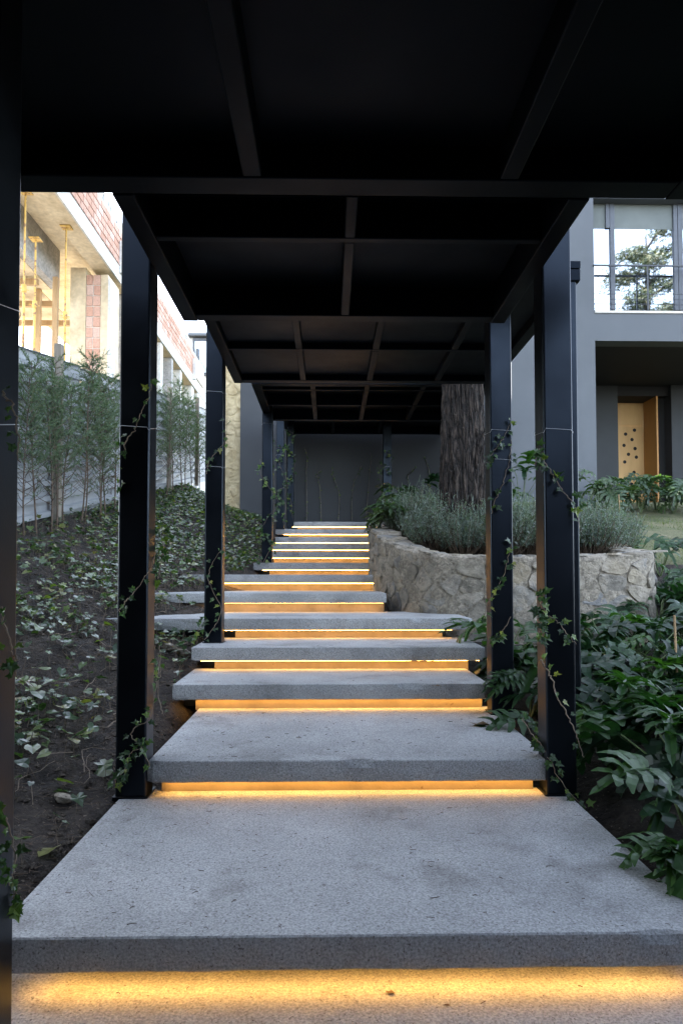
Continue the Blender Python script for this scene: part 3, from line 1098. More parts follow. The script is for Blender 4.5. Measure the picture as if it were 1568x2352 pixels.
# edge beam: pale outer skin and warm formwork underside
sb('edge_beam_face', M['white_conc'], XF - .05, XF, -1, 33, 7.78, 8.20)
sb('edge_beam', M['form'], XF - .48, XF - .051, -1, 33, 7.782, 8.20)
sb('inner_beam', M['grey_conc'], -6.95, -6.75, 6, 17.0, 7.22, 8.19)
sb('inner_beam_underside', M['form'], -7.25, -6.952, 6, 17.0, 7.20, 8.18)
sb('floor_slab', M['form'], -9.2, XF - .482, -1, 33, 8.20, 8.34)
sb('parapet_core', M['mortar_w'], XF - .22, XF - .025, -1, 30, 8.345, 9.15)
# hollow brick parapet courses, each brick its own piece
bm_ = MB()
bm_.box(0, .024, .010, .315, .010, .170)
bme = bm_.mesh('brick', M['brick'])
rows, n = 5, 0
for j in range(rows):
    y = 12.6 + (.16 if j % 2 else 0)
    while y < 28 and n < 290:
        top = 9.15 - (.155 if (y > 18 and y < 19.0) else 0)
        if 8.22 + j * .19 < top:
            put('brick', bme, site, Matrix.Translation((XF - .024 - SX + random.uniform(-.004, .004), y - SY, 8.208 + j * .188 - SZ)))
            n += 1
        y += .338
sb('parapet_top', M['mortar_w'], XF - .22, XF - .01, -1, 30, 9.152, 9.19)
# ragged rubble joint under the parapet
mb = MB()
rnd = random.Random(8)
for k in range(170):
    y = 13 + k * .035
    s_ = rnd.uniform(.015, .04)
    mb.box(XF + .0 - SX, XF + s_ - SX, y - SY, y + .03 - SY, 8.19 - SZ - s_ * .4, 8.19 + s_ - SZ)
mb.build('rubble_joint', M['brick'], site)['kind'] = 'stuff'
# stub posts on the face and rebar above
for y in (17.75, 18.2, 27.4):
    sb('stub_post', M['white_conc'], XF + .005, XF + .12, y, y + .14, 8.0, 8.85)
mb = MB()
for k in range(60):
    y = 14 + k * .22 + rnd.uniform(-.05, .05)
    h = rnd.uniform(.12, .5)
    mb.tube([(XF - .12 - SX, y - SY, 9.18 - SZ), (XF - .12 + rnd.uniform(-.05, .05) - SX, y + rnd.uniform(-.08, .08) - SY, 9.18 + h - SZ)], .008, 3)
mb.build('rebar', M['rail'], site)['kind'] = 'stuff'
# pier: plywood-warm face, brick infill, pale concrete side
X0, X1, X2, X3 = at(160, 800, 17).x, at(196, 800, 17).x, at(230, 800, 17).x, at(247, 800, 17).x
sb('pier', M['form'], X0, X1, 17.0, 17.9, 3.0, 7.78)
sb('pier', M['form'], X2 + .002, X3, 17.0, 17.9, 3.0, 7.60)
sb('pier_side', M['white_conc'], X3 + .001, X3 + .06, 17.0, 17.35, 3.0, 7.50)
sb('infill_mortar', M['mortar_w'], X1 + .001, X2 + .001, 17.03, 17.8, 3.0, 7.45)
zz = 3.6
bw = (X2 - X1) / 2
k = 0
while zz < 7.45:
    for c in ((0, .5), (.5, 1.0)) if k % 2 else ((0, .46), (.46, 1.0)):
        a, b = X1 + (X2 - X1) * c[0] + .012, X1 + (X2 - X1) * c[1] - .008
        mb = MB()
        mb.box(a - SX, b - SX, 17.004 + random.uniform(0, .012) - SY, 17.05 - SY, zz - SZ, zz + .245 - SZ)
        mb.build('brick', M['brick'], site, bevel=.006, seg=1)
    zz += .268
    k += 1
# further columns under the beam
for y, w_ in ((18.6, .22), (20.2, .3), (22.4, .35), (24.0, .25), (25.4, .3), (27.5, .5), (30, .5)):
    sb('column', M['white_conc'] if w_ > .28 else M['grey_conc'], XF - .42, XF - .06, y, y + w_, 3.0, 7.775)
sb('wall_infill', M['form'], XF - .9, XF - .45, 19.0, 30, 3.0, 7.5)
sb('wall_infill', M['white_conc'], XF - .3, XF - .02, 28.6, 33, 3.0, 7.775)
sb('side_wall', M['form'], XF - .6, XF - .3, -1, 12.2, 2.0, 8.19)  # added wall out of view, closing the open floor against the sun
sb('lower_slab', M['grey_conc'], -9.2, XF - .02, 6, 33, 3.2, 3.5)
sb('added_sun_wall', M['white_conc'], -9.3, -8.6, -1, 33, 8.345, 14.7)  # thin wall added out of sight to keep sun off lawn and facade
# timber formwork inside
for k, (y, z) in enumerate(((15.2, 7.05), (16.2, 7.0), (17.4, 6.95), (18.6, 6.9))):
    sb('formwork_plank', M['timber'], -9.1, -6.96, y, y + .1, z, z + .14)
for (x, y) in ((-7.05, 14.6), (-7.9, 16.8), (-7.3, 16.9), (-6.6, 16.2)):
    sb('timber_stud', M['timber'], x, x + .12, y, y + .1, 3.5, 7.19)
sb('formwork_panel', M['form'], -9.2, -7.26, 14.5, 19.5, 7.2, 7.24)


def prop(x, y, ztop, label):
    t = thing('shoring_prop', label, 'prop', (x, y, 3.5), 'yellow adjustable props under the beam')
    for nm, r_, z0, z1 in (('outer_tube', .028, 0, 2.3), ('inner_tube', .02, 2.3, ztop - 3.5 - .02), ('collar', .05, 2.22, 2.36)):
        mb = MB()
        mb.tube([(0, 0, z0), (0, 0, z1)], r_, 10)
        mb.build(nm, M['prop'], t)
    mb = MB()
    mb.box(-.11, .11, -.11, .11, ztop - 3.52, ztop - 3.50)
    mb.build('head_plate', M['prop'], t)
    mb = MB()
    mb.tube([(-.12, 0, 2.29), (.1, 0, 2.25)], .009, 5)
    mb.build('handle', M['prop'], t)


P_ = at(153, 528, 15.0)
prop(P_.x, 15.0, 7.775, 'yellow metal prop nearest the brick pier, plate against the beam')
P_ = at(83, 545, 14.4)
prop(P_.x, 14.4, 7.2, 'shorter yellow metal prop in the middle under the inner beam')
P_ = at(57, 600, 13.6)
prop(P_.x, 13.6, 7.775, 'pale rusty prop at the left, next to the nearest black post')

# distant pale house with a blue window
far = thing('distant_house', 'pale distant house with a blue framed window behind the brick parapet', 'house', (-8.0, 38, 2))


def fb(name, mat, p0, p1, Y, dep, parent=far):
    a, b = at(p0[0], p0[1], Y), at(p1[0], p1[1], Y)
    mb = MB()
    mb.box(a.x + 8, b.x + 8, Y - 38, Y + dep - 38, b.z - 2, a.z - 2)
    return mb.build(name, mat, parent)


fb('wall', M['white_conc'], (425, 768), (540, 1080), 38, 4)
fb('roof_edge', M['facade'], (432, 764), (545, 771), 37.6, 4.6)
fw = fb('window', M['frame'], (443, 776), (500, 862), 37.85, .14)
fb('pane', M['glass'], (448, 784), (500, 856), 37.8, .04, fw)
fb('mullion', M['facade'], (450, 800), (456, 856), 37.7, .08, fw)

# ------------------------------------------------------------------ corrugated fence
fence = thing('corrugated_fence', 'grey corrugated metal sheet fence behind the saplings, bent lower sheets', 'fence', (-3.72, 10, 1))
PROF = []
per = .205
for k in range(11):
    z = k * per
    PROF += [(0, z), (.004, z + .09), (.06, z + .10), (.06, z + .165), (0, z + .18)]
rnd = random.Random(14)


def sheet(y0, y1, lo, hi, dx, dz, tilt, seed):
    pr = [(a, b) for a, b in PROF if lo <= b <= hi]
    mb = MB()
    nseg = 24
    for i in range(nseg + 1):
        y = y0 + (y1 - y0) * i / nseg
        zb = .62 + .19 * (y - 8.2) - .05 + tilt * (y - y0) + dz
        e = (abs(i / nseg - .5) * 2) ** 8
        for a, b in pr:
            w_ = .018 * nz(y * 1.2, b * 1.4, seed) + e * .03 * nz(y, b * 5, seed + 3)
            mb.v.append((dx + a + w_ - .0, y - 10, zb + b - 1))
    k = len(pr)
    for i in range(nseg):
        for q in range(k - 1):
            mb.f.append((i * k + q, (i + 1) * k + q, (i + 1) * k + q + 1, i * k + q + 1))
    o = mb.build('sheet', M['galv'], fence)
    s = o.modifiers.new('solid', 'SOLIDIFY')
    s.thickness = .002


ys_ = [4.6, 7.0, 9.35, 11.7, 14.1, 16.6, 19.0, 21.5]
for i, (a, b) in enumerate(zip(ys_, ys_[1:])):
    sheet(a, b + .05, 0, 1.05, .012 * (i % 2), .0 + rnd.uniform(-.03, .03), rnd.uniform(-.012, .012), i)
    sheet(a + .7, b + .75, .98, 2.2, .02 + .012 * (i % 2), .02 + rnd.uniform(-.03, .03), rnd.uniform(-.01, .01), i + 20)
sheet(4.4, 5.4, .98, 2.2, .03, 0, 0, 77)
for y in (6.2, 9.08, 12.3, 15.4, 18.6):
    zb = .62 + .19 * (y - 8.2)
    mb = MB()
    mb.box(.075, .17, y - .05 - 10, y + .05 - 10, zb - 1.1, zb + 2.32 - 1)
    mb.build('fence_post', M['grey_timber'], fence, bevel=.005)

# ------------------------------------------------------------------ foliage generators
def sapling_meshes(seed, H):
    rnd = random.Random(seed)
    tm, fm = MB(), MB()
    lean = Vector((rnd.uniform(-.1, .1), rnd.uniform(-.12, .12), 0))
    tr = [Vector((0, 0, 0)) + lean * (z / H) + Vector((.02 * math.sin(z * 3), .02 * math.cos(z * 2.3), z)) for z in [H * i / 8 for i in range(9)]]
    tm.tube(tr, [.012 - .0011 * i for i in range(9)], 6)
    for b in range(56):
        f = (.18 + .82 * (b / 56) ** .9)
        z = H * f
        base = Vector((lean.x * f, lean.y * f, z))
        a = b * 2.4 + rnd.uniform(-.4, .4)
        L = rnd.uniform(.22, .5) * (1.15 - .72 * f) * (1 if f > .4 else .8)
        up = rnd.uniform(.5, 1.0)
        d = Vector((math.cos(a), math.sin(a), up)).normalized()
        e = base + d * L
        tm.tube([base, base + d * L * .5 + Vector((0, 0, -.02)), e], [.005, .0035, .002], 3, False)
        nsp = (10 if rnd.random() < .88 else 3) if f > .38 else (4 if rnd.random() < .5 else 0)
        for s_ in range(nsp):
            q = rnd.uniform(.15, 1.05)
            p = base + d * L * q
            dd = (d + Vector((rnd.gauss(0, .55), rnd.gauss(0, .55), rnd.gauss(.1, .4)))).normalized()
            l2 = rnd.uniform(.07, .17)
            for m_ in range(11):
                t = m_ / 11
                c = p + dd * l2 * t + Vector((0, 0, -.02 * t * t))
                sd = (dd * .7 + Vector((rnd.gauss(0, .7), rnd.gauss(0, .7), rnd.gauss(0, .7)))).normalized() * rnd.uniform(.018, .04)
                w_ = sd.cross(Vector((rnd.gauss(0, 1), rnd.gauss(0, 1), rnd.gauss(0, 1)))).normalized() * .0042
                fm.poly([c - w_, c + w_, c + sd])
            w_ = dd.cross(Vector((rnd.gauss(0, 1), rnd.gauss(0, 1), 1))).normalized() * .004
            fm.poly([p - w_, p + w_, p + dd * l2])
    return tm.mesh('trunk', M['twig']), fm.mesh('foliage', M['juniper'])


SAP = [sapling_meshes(100 + i, h) for i, h in enumerate((1.95, 2.2, 1.85, 2.35))]
plans = [(62, 'leftmost cypress sapling, right beside the nearest black post'), (88, 'second cypress sapling from the left, in front of the bent lower sheet'),
         (108, 'dense cypress sapling covering the timber fence post'), (184, 'cypress sapling below the brick pier, slightly leaning'), (240, 'hazy cypress sapling next to the first full post'), (127, 'tall thin cypress sapling just right of the timber fence post'),
         (146, 'cypress sapling with bare brown lower twigs before the fence'), (165, 'dark cypress sapling in the middle of the first row'),
         (203, 'cypress sapling with thin trunk in front of the white sheet'),
         (222, 'leaning cypress sapling near the first full post'), (262, 'cypress sapling touching the left edge of the first full post'), (300, 'cypress sapling mostly hidden behind the first full post'),
         (335, 'cypress sapling behind the first full post, its right edge showing'), (368, 'leftmost cypress sapling in the gap between the two full left posts'),
         (388, 'cypress sapling in the post gap, in front of the far fence'), (404, 'third cypress sapling in the gap between the posts'),
         (420, 'cypress sapling beside the broken corrugated sheet end'), (434, 'slim cypress sapling near the second full left post'),
         (448, 'dark cypress sapling near the second full left post'), (463, 'last cypress sapling touching the second full left post')]
rnd = random.Random(31)
for i, (xd, lab) in enumerate(plans):
    Y = 3.50 * F / (755 - xd) + rnd.uniform(-.1, .1)
    X = -3.42 + rnd.uniform(-.08, .08)
    t = thing('cypress_sapling', lab, 'sapling', (X, Y, ground_z(X, Y) - .03), 'young cypress saplings planted along the fence')
    s_ = rnd.uniform(.9, 1.12) * (1.06 if Y > 13 else 1)
    t.scale = (s_, s_, s_)
    t.rotation_euler = (0, 0, rnd.uniform(0, 6.28))
    tm, fm = SAP[i % 4]
    put('trunk', tm, t)
    put('foliage', fm, t)


def lavender_meshes(seed, Rr, H):
    rnd = random.Random(seed)
    fm, tm = MB(), MB()
    for k in range(330):
        a = rnd.uniform(0, 2 * PI)
        r0 = Rr * math.sqrt(rnd.random())
        b = Vector((math.cos(a) * r0 * .35, math.sin(a) * r0 * .35, 0))
        h = H * rnd.uniform(.62, 1.0) * (1 - .35 * (r0 / Rr) ** 2)
        e = Vector((math.cos(a) * r0 * 1.1 + rnd.gauss(0, .03), math.sin(a) * r0 * 1.1 + rnd.gauss(0, .03), h))
        m_ = b.lerp(e, .5) + Vector((math.cos(a) * .05, math.sin(a) * .05, 0)) * (r0 / Rr)
        if k % 3 == 0:
            tm.tube([b, m_, e], [.004, .003, .001], 3, False)
        n = 16
        for q in range(n):
            t = .36 + .64 * q / n + rnd.uniform(-.02, .02)
            p = b.lerp(m_, t * 2) if t < .5 else m_.lerp(e, t * 2 - 1)
            d = Vector((rnd.gauss(0, .6), rnd.gauss(0, .6), rnd.uniform(.2, 1))).normalized() * rnd.uniform(.022, .042)
            w_ = d.cross(Vector((rnd.gauss(0, 1), rnd.gauss(0, 1), rnd.gauss(0, 1)))).normalized() * .0032
            fm.poly([p - w_, p + d * .6 - w_ * .8, p + d, p + d * .5 + w_, p + w_])
        if rnd.random() < .22:
            top = e + Vector((rnd.gauss(0, .012), rnd.gauss(0, .012), rnd.uniform(.03, .09)))
            w_ = Vector((.0022, 0, 0))
            fm.poly([e - w_, e + w_, top + w_, top - w_])
    return tm.mesh('stems', M['twig']), fm.mesh('foliage', M['lavender'])


LAV = [lavender_meshes(200 + i, r_, h) for i, (r_, h) in enumerate(((.34, .60), (.38, .66), (.32, .56)))]
lav = [(925, 10.0, 'small lavender bush behind the fern at the left end of the planter'), (952, 8.95, 'leftmost lavender bush in front of the trunk, above the curved rim'),
       (985, 8.5, 'bluish lavender bush just left of the trunk foot'), (965, 9.6, 'lavender bush at the back, touching the left side of the trunk'), (1010, 7.95, 'lavender bush directly in front of the trunk'),
       (1065, 7.7, 'lavender bush with bare brown stems left of the slim right post'), (1105, 8.2, 'lavender bush hidden partly by the slim right post'),
       (1150, 7.6, 'lavender bush directly behind the slim right post'), (1200, 7.7, 'lavender bush between the two right posts, dark gap beneath'),
       (1215, 8.5, 'rear lavender bush between the two right posts'), (1250, 7.65, 'lavender bush at the left edge of the thickest post'), (1300, 7.8, 'lavender bush hidden behind the thickest post'),
       (1350, 7.7, 'lavender bush just right of the canopy corner post'), (1390, 7.75, 'rightmost large lavender bush in the planter'), (1368, 8.6, 'rear lavender bush right of the canopy corner post'), (1420, 8.2, 'small low lavender bush at the right corner of the planter')]
for i, (xd, Y, lab) in enumerate(lav):
    X = at(xd, 1200, Y).x
    t = thing('lavender_bush', lab, 'bush', (X, Y, psoil(X, Y) - .02), 'lavender bushes in the stone planter')
    s_ = rnd.uniform(1.04, 1.24) * (.8 if 'small' in lab else 1)
    t.scale = (s_, s_, s_)
    t.rotation_euler = (0, 0, rnd.uniform(0, 6.28))
    tm, fm = LAV[i % 3]
    put('stems', tm, t)
    put('foliage', fm, t)


def lobed_leaf(seed, nl=6, wide=.42, droop=.35, wave=.03):
    """one deeply lobed leaf, length 1 along +Y, base at the origin"""
    rnd = random.Random(seed)
    mb = MB()

    def mid(t):
        return Vector((.03 * math.sin(t * 3 + seed), t, .10 * math.sin(t * PI) - droop * t * t))
    N = 10
    web = []
    for i in range(N + 1):
        t = i / N
        w_ = .10 * math.sin(min(1, t * 1.25 + .12) * PI * .86) + .025
        p = mid(t)
        web.append((p + Vector((-w_, -.01, .03 + .3 * w_)), p, p + Vector((w_, -.01, .03 + .3 * w_))))
    for a, b in zip(web, web[1:]):
        mb.poly([a[1], a[0], b[0], b[1]])
        mb.poly([a[2], a[1], b[1], b[2]])
    for side in (-1, 1):
        for k in range(nl):
            t = -.02 + .88 * (k + .3) / nl
            L = wide * (1.0 - .55 * abs((k + .5) / nl - .32) * 1.6) * rnd.uniform(.85, 1.1)
            ang = R(lerp(k / nl, [(0, -18), (.2, 8), (.6, 38), (1, 62)]) + rnd.uniform(-7, 7))
            d = Vector((side * math.cos(ang), math.sin(ang), 0))
            n_ = Vector((-d.y, d.x, 0)) * side
            b0 = mid(max(0, t)) + Vector((side * .03, 0, .03))
            w0 = .056 * 6 / nl * rnd.uniform(.8, 1.15)
            prev = None
            zz0 = rnd.uniform(-.5, .7) * wave
            for q in range(5):
                f = q / 4
                c = b0 + d * L * f + Vector((0, .10 * L * f * f, .16 * math.sin(f * PI * .8) * L - .30 * L * f * f + zz0 * f))
                ww = w0 * (1 - .12 * f + .25 * math.sin(f * PI)) * (1 if q < 4 else .25)
                c = c + n_ * (.022 * math.sin(q * 2.1 + k * 1.7 + seed))
                cur = (c - n_ * ww, c + Vector((0, 0, -.018 * (1 - f))), c + n_ * ww)
                if prev:
                    mb.poly([prev[0], prev[1], cur[1], cur[0]])
                    mb.poly([prev[1], prev[2], cur[2], cur[1]])
                prev = cur
    # tip lobe
    p = mid(1)
    mb.poly([p + Vector((-.05, -.03, .02)), p + Vector((0, -.04, 0)), p + Vector((0, .16, -.10)), p + Vector((-.045, .07, -.03))])
    mb.poly([p + Vector((0, -.04, 0)), p + Vector((.05, -.03, .02)), p + Vector((.045, .07, -.03)), p + Vector((0, .16, -.10))])
    return mb.mesh('leaf', M['philo'], True)


LOB = [lobed_leaf(1, 5, .5), lobed_leaf(2, 6, .52, .5, .06), lobed_leaf(3, 5, .55, .2, .1), lobed_leaf(4, 5, .42, .75, .08), lobed_leaf(5, 6, .58, .35, .12)]


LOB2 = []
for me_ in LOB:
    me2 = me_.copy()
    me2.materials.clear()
    me2.materials.append(M['philo_lit_pale'])
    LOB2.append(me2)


def philodendron(x, y, z, label, n=9, size=.34, h=.42, spread=.35, rnd=rnd, face=None, group='lobed leaf plants beside the stair', lib=None):
    t = thing('philodendron', label, 'plant', (x, y, z), group)
    st = MB()
    for k in range(n):
        a = k * 2.4 + rnd.uniform(-.5, .5)
        if face is not None:
            a = face + rnd.gauss(0, 1.0)
        el = rnd.uniform(.45, 1.15)
        rr = spread * rnd.uniform(.5, 1.15)
        hh = h * rnd.uniform(.45, 1.1)
        e = Vector((math.cos(a) * rr, math.sin(a) * rr, hh))
        m_ = Vector((math.cos(a) * rr * .35, math.sin(a) * rr * .35, hh * .7))
        st.tube([(0, 0, 0), m_, e], [.007, .0055, .004], 5, False)
        s_ = size * rnd.uniform(.75, 1.25)
        # leaf frame: Y along outward direction tilted
        pitch = rnd.uniform(-.75, .45)
        fw = Vector((math.cos(a + rnd.uniform(-.4, .4)) * math.cos(pitch), math.sin(a) * math.cos(pitch), math.sin(pitch))).normalized()
        upv = Vector((rnd.gauss(0, .3), rnd.gauss(0, .3) - .25, 1))
        rt = fw.cross(upv).normalized()
        up2 = rt.cross(fw)
        mw = Matrix((rt, fw, up2)).transposed().to_4x4()
        mw = Matrix.Translation(e) @ mw @ Matrix.Diagonal((s_, s_, s_, 1))
        put('leaf', (lib or LOB)[rnd.randrange(5)], t, mw)
    st.build('stalks', M['philo_stem'], t)
    return t


rnd = random.Random(77)
bed = []
adj = ['broad', 'dark', 'drooping', 'low', 'upright', 'bushy', 'glossy', 'ragged', 'deeply cut', 'spreading']
# rows in the garden bed on the right, nearest to the camera last
spots = [(1.72, 2.6), (1.95, 3.0), (1.66, 3.2), (2.1, 3.4), (1.72, 3.75), (2.1, 3.95), (2.5, 3.8), (1.6, 4.25), (1.95, 4.45), (2.4, 4.35), (2.85, 4.5),
         (1.42, 4.85), (1.75, 5.1), (2.2, 5.0), (2.65, 5.1), (3.1, 5.2), (1.45, 5.6), (1.9, 5.7), (2.35, 5.75), (2.8, 5.8), (3.25, 5.9), (3.55, 5.6),
         (2.9, 6.35), (3.3, 6.45), (3.65, 6.6), (3.9, 6.9), (3.55, 7.3), (3.85, 7.7), (4.2, 7.5), (3.75, 8.4), (4.2, 8.6)]
near_ = ['at the right edge of the foreground slab', 'in the lower right corner of the garden bed', 'overhanging the right edge of the big slab', 'right of the big slab in deep shade',
         'directly right of the foot of the thickest post', 'in shade behind the foot of the thickest post', 'at the right picture edge level with the second landing',
         'between the two right posts near the landing', 'right of the canopy corner post, low in the bed', 'in the middle of the dark garden bed', 'at the right picture edge, middle of the bed',
         'spilling over the second landing beside the slim right post', 'between the right posts beneath the planter wall', 'behind the canopy corner post foot', 'in front of the planter wall, bed centre', 'right edge of the bed before the wall',
         'tucked under the planter beside the slim right post', 'seen between the right posts against the stone', 'against the planter stones right of the posts', 'below the right half of the planter wall', 'near the lower right corner of the planter wall', 'at the picture edge below the planter corner',
         'touching the planter face right of the posts', 'covering the planter wall near its right end', 'beside the right corner of the planter', 'just outside the planter corner', 'right of the planter, half way up its side', 'with grey drooping leaves right of the planter rim',
         'at the picture edge level with the planter rim', 'behind the planter corner on the grass edge', 'on the lawn edge at the picture edge']
for i, ((x, y), lab) in enumerate(zip(spots, near_)):
    z = ground_z(x, y) - .03
    philodendron(x, y, z, adj[i % 10] + ' lobed leaf plant ' + lab, n=9 if y < 5.5 else 8, size=.30 if y < 3.2 else .36, h=.40 if y < 5 else .5, spread=.26 if x < 1.6 else .34, rnd=rnd,
                 face=(-.2 if x < 1.6 and y < 5 else None))
# leaves hanging over the slabs
philodendron(1.32, 4.62, -.76, 'small lobed plant leaning over the third step at the slim right post', n=5, size=.2, h=.12, spread=.1, rnd=rnd, face=PI)
philodendron(1.33, 2.62, -1.12, 'dark leaf cluster lying on the right edge of the foreground slab', n=6, size=.2, h=.10, spread=.08, rnd=rnd, face=PI + .4)
# planter and porch plants
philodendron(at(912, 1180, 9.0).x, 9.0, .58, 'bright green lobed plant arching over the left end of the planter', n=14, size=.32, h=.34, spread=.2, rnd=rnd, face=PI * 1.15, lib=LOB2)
philodendron(at(945, 1180, 10.6).x, 10.6, .9, 'lobed plant behind the lavender at the left end of the planter', n=12, size=.42, h=.5, spread=.36, rnd=rnd)
philodendron(at(1200, 1120, 11.3).x, 11.3, .85, 'lobed plant seen between the two right posts above the lavender', n=9, size=.5, h=1.1, spread=.4, rnd=rnd)
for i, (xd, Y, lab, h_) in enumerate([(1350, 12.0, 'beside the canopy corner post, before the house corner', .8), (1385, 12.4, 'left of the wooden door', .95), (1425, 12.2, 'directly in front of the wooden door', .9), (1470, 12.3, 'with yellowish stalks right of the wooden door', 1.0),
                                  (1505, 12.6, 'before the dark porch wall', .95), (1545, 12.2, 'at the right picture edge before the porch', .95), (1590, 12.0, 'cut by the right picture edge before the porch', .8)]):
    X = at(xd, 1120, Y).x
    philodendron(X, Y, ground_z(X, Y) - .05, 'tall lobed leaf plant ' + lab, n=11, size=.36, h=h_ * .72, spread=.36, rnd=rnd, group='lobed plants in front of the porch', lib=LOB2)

# ------------------------------------------------------------------ ivy leaves
def ivy_leaf(seed):
    rnd = random.Random(seed)
    out = [(0, -.02), (.22, -.16), (.40, -.02), (.34, .16), (.58, .34), (.26, .46), (.14, .66), (0, 1.0), (-.14, .66), (-.26, .46), (-.58, .34), (-.34, .16), (-.40, -.02), (-.22, -.16)]
    mb = MB()
    c = (0, .28, .0)
    pts = [(x * rnd.uniform(.85, 1.15), y * rnd.uniform(.9, 1.1), .10 * abs(x) * 2 - .12 * y * y + rnd.uniform(-.05, .05)) for x, y in out]
    for a, b in zip(pts, pts[1:] + pts[:1]):
        mb.poly([c, a, b])
    return mb


def round_leaf(seed):
    rnd = random.Random(seed)
    out = [(0, 0), (.28, -.10), (.46, .12), (.42, .42), (.2, .72), (0, 1.0), (-.2, .72), (-.42, .42), (-.46, .12), (-.28, -.10)]
    mb = MB()
    pts = [(x * rnd.uniform(.9, 1.1), y, .16 * abs(x) - .14 * y * y + rnd.uniform(-.05, .05)) for x, y in out]
    for a, b in zip(pts, pts[1:] + pts[:1]):
        mb.poly([(0, .35, 0), a, b])
    return mb


IVY_MB = [ivy_leaf(i) for i in range(4)] + [round_leaf(9), round_leaf(10)]
IVY_ME = [mb.mesh('leaf', M['ivy']) for mb in IVY_MB]


def leaf_mw(p, fwd, up, s_):
    fw = Vector(fwd).normalized()
    rt = fw.cross(Vector(up)).normalized()
    u2 = rt.cross(fw)
    return Matrix.Translation(p) @ Matrix((rt, fw, u2)).transposed().to_4x4() @ Matrix.Diagonal((s_, s_, s_, 1))


rnd = random.Random(55)
gm, sm = MB(), MB()
cnt = 0
tries = 0
while cnt < 9500 and tries < 60000:
    tries += 1
    Y = 2.0 + 15.5 * rnd.random() ** 1.25
    X = -3.62 + 2.55 * rnd.random()
    if X > -1.12 - (0.05 if Y > 10 else 0):
        continue
    if any(s_[2] - .05 < X and s_[0] - .02 < Y < s_[0] + 1.4 and ground_z(X, Y) < s_[1] + .03 for s_ in SLABS[5:8]):
        continue
    dens = lerp(Y, [(2, .10), (3.0, .22), (3.8, .34), (4.6, .5), (6, .7), (8, .85), (17, 1.0)])
    dens *= lerp(Y, [(4, .06), (6, .30), (9, .45)]) + 1.9 * max(0, nz(X, Y, 4, 1.1) + .28) + 1.1 * max(0, nz(X, Y, 9, 3))
    dens *= 1 - .55 * smooth((X + 1.9) / .8) if Y < 9 else 1
    if rnd.random() > dens:
        continue
    cnt += 1
    z = ground_z(X, Y)
    h = rnd.uniform(.02, .13)
    s_ = (.028 + .06 * rnd.random() ** 1.4) * (1.0 if Y > 4.4 else 1.2)
    p = Vector((X, Y, z + h))
    a = rnd.uniform(0, 2 * PI)
    if rnd.random() < .5:
        a = -PI / 2 + rnd.gauss(0, .9)
    fw = Vector((math.cos(a), math.sin(a), rnd.gauss(-.15, .25)))
    up = Vector((rnd.gauss(.15, .35), rnd.gauss(0, .35), 1))
    mw = leaf_mw(p, fw, up, s_)
    src = IVY_MB[rnd.choice((0, 1, 2, 3, 4, 5, 4, 5))]
    n = len(gm.v)
    gm.v += [tuple(mw @ Vector(v)) for v in src.v]
    gm.f += [tuple(n + i for i in f) for f in src.f]
    if Y < 10:
        w_ = .0018
        b = Vector((X + rnd.gauss(0, .03), Y + rnd.gauss(0, .03), z - .03))
        sm.poly([b - Vector((w_, 0, 0)), b + Vector((w_, 0, 0)), p + Vector((w_ * .6, 0, 0)), p - Vector((w_ * .6, 0, 0))])
# weld the leaf fans so that each leaf is one island
def weld(o):
    bmod = o.modifiers.new('weld', 'WELD')
    bmod.merge_threshold = 0.0004


o = gm.build('ivy_ground_cover', M['ivy_ground'])
weld(o)
tag(o, 'ivy leaves creeping over the soil bank on the left', 'ground cover', kind='stuff')
# bare runners creeping over the bank
for k in range(150):
    Y = 2.1 + 7 * rnd.random() ** 1.5
    X = -3.2 + 2.05 * rnd.random()
    a = rnd.uniform(0, 6.28)
    pts = []
    for q in range(7):
        a += rnd.gauss(0, .5)
        X += .07 * math.cos(a)
        Y += .07 * math.sin(a)
        if X > -1.15:
            break
        pts.append((X, Y, ground_z(X, Y) + .012 + .02 * abs(math.sin(q * 1.3 + k)) + .03 * nz(X, Y, 0, 1.7)))
    if len(pts) > 2:
        sm.tube(pts, rnd.uniform(.0012, .003), 3, False)
o = sm.build('ivy_runners', M['stem'])
tag(o, 'thin bare ivy runners and stalks on the soil bank', 'runners', kind='stuff')
# clods, gravel, needles on the soil
mb, mt = MB(), MB()
for k in range(13000):
    Y = 1.9 + 7.5 * rnd.random() ** 1.7
    X = -2.9 + 1.86 * rnd.random()
    if k % 5 == 0:
        Y = 4 + 10 * rnd.random()
        X = -3.6 + 2.4 * rnd.random()
    z = ground_z(X, Y) + .05 * nz(X, Y, .3, 1.7) + .0275 * nz(X, Y, 2.3, 6)
    s_ = .005 + .022 * rnd.random() ** 2.6
    if k % 2:
        n = len(mb.v)
        r_ = [rnd.uniform(.6, 1.3) for _ in range(6)]
        mb.v += [(X + s_ * r_[0], Y, z), (X, Y + s_ * r_[1], z), (X - s_ * r_[2], Y, z), (X, Y - s_ * r_[3], z), (X + s_ * rnd.uniform(-.4, .4), Y + s_ * rnd.uniform(-.4, .4), z + s_ * .55 * r_[4]), (X, Y, z - s_)]
        mb.f += [(n, n + 1, n + 4), (n + 1, n + 2, n + 4), (n + 2, n + 3, n + 4), (n + 3, n, n + 4), (n + 1, n, n + 5), (n + 2, n + 1, n + 5), (n + 3, n + 2, n + 5), (n, n + 3, n + 5)]
    else:
        a = rnd.uniform(0, 6.28)
        L = rnd.uniform(.015, .06)
        mt.tube([(X, Y, z + .004), (X + L * math.cos(a), Y + L * math.sin(a), z + .012)], .0014, 3, False)
tag(mb.build('soil_clods', M['litter']), 'loose clods and crumbs of dark soil on the bank', 'soil', kind='stuff')
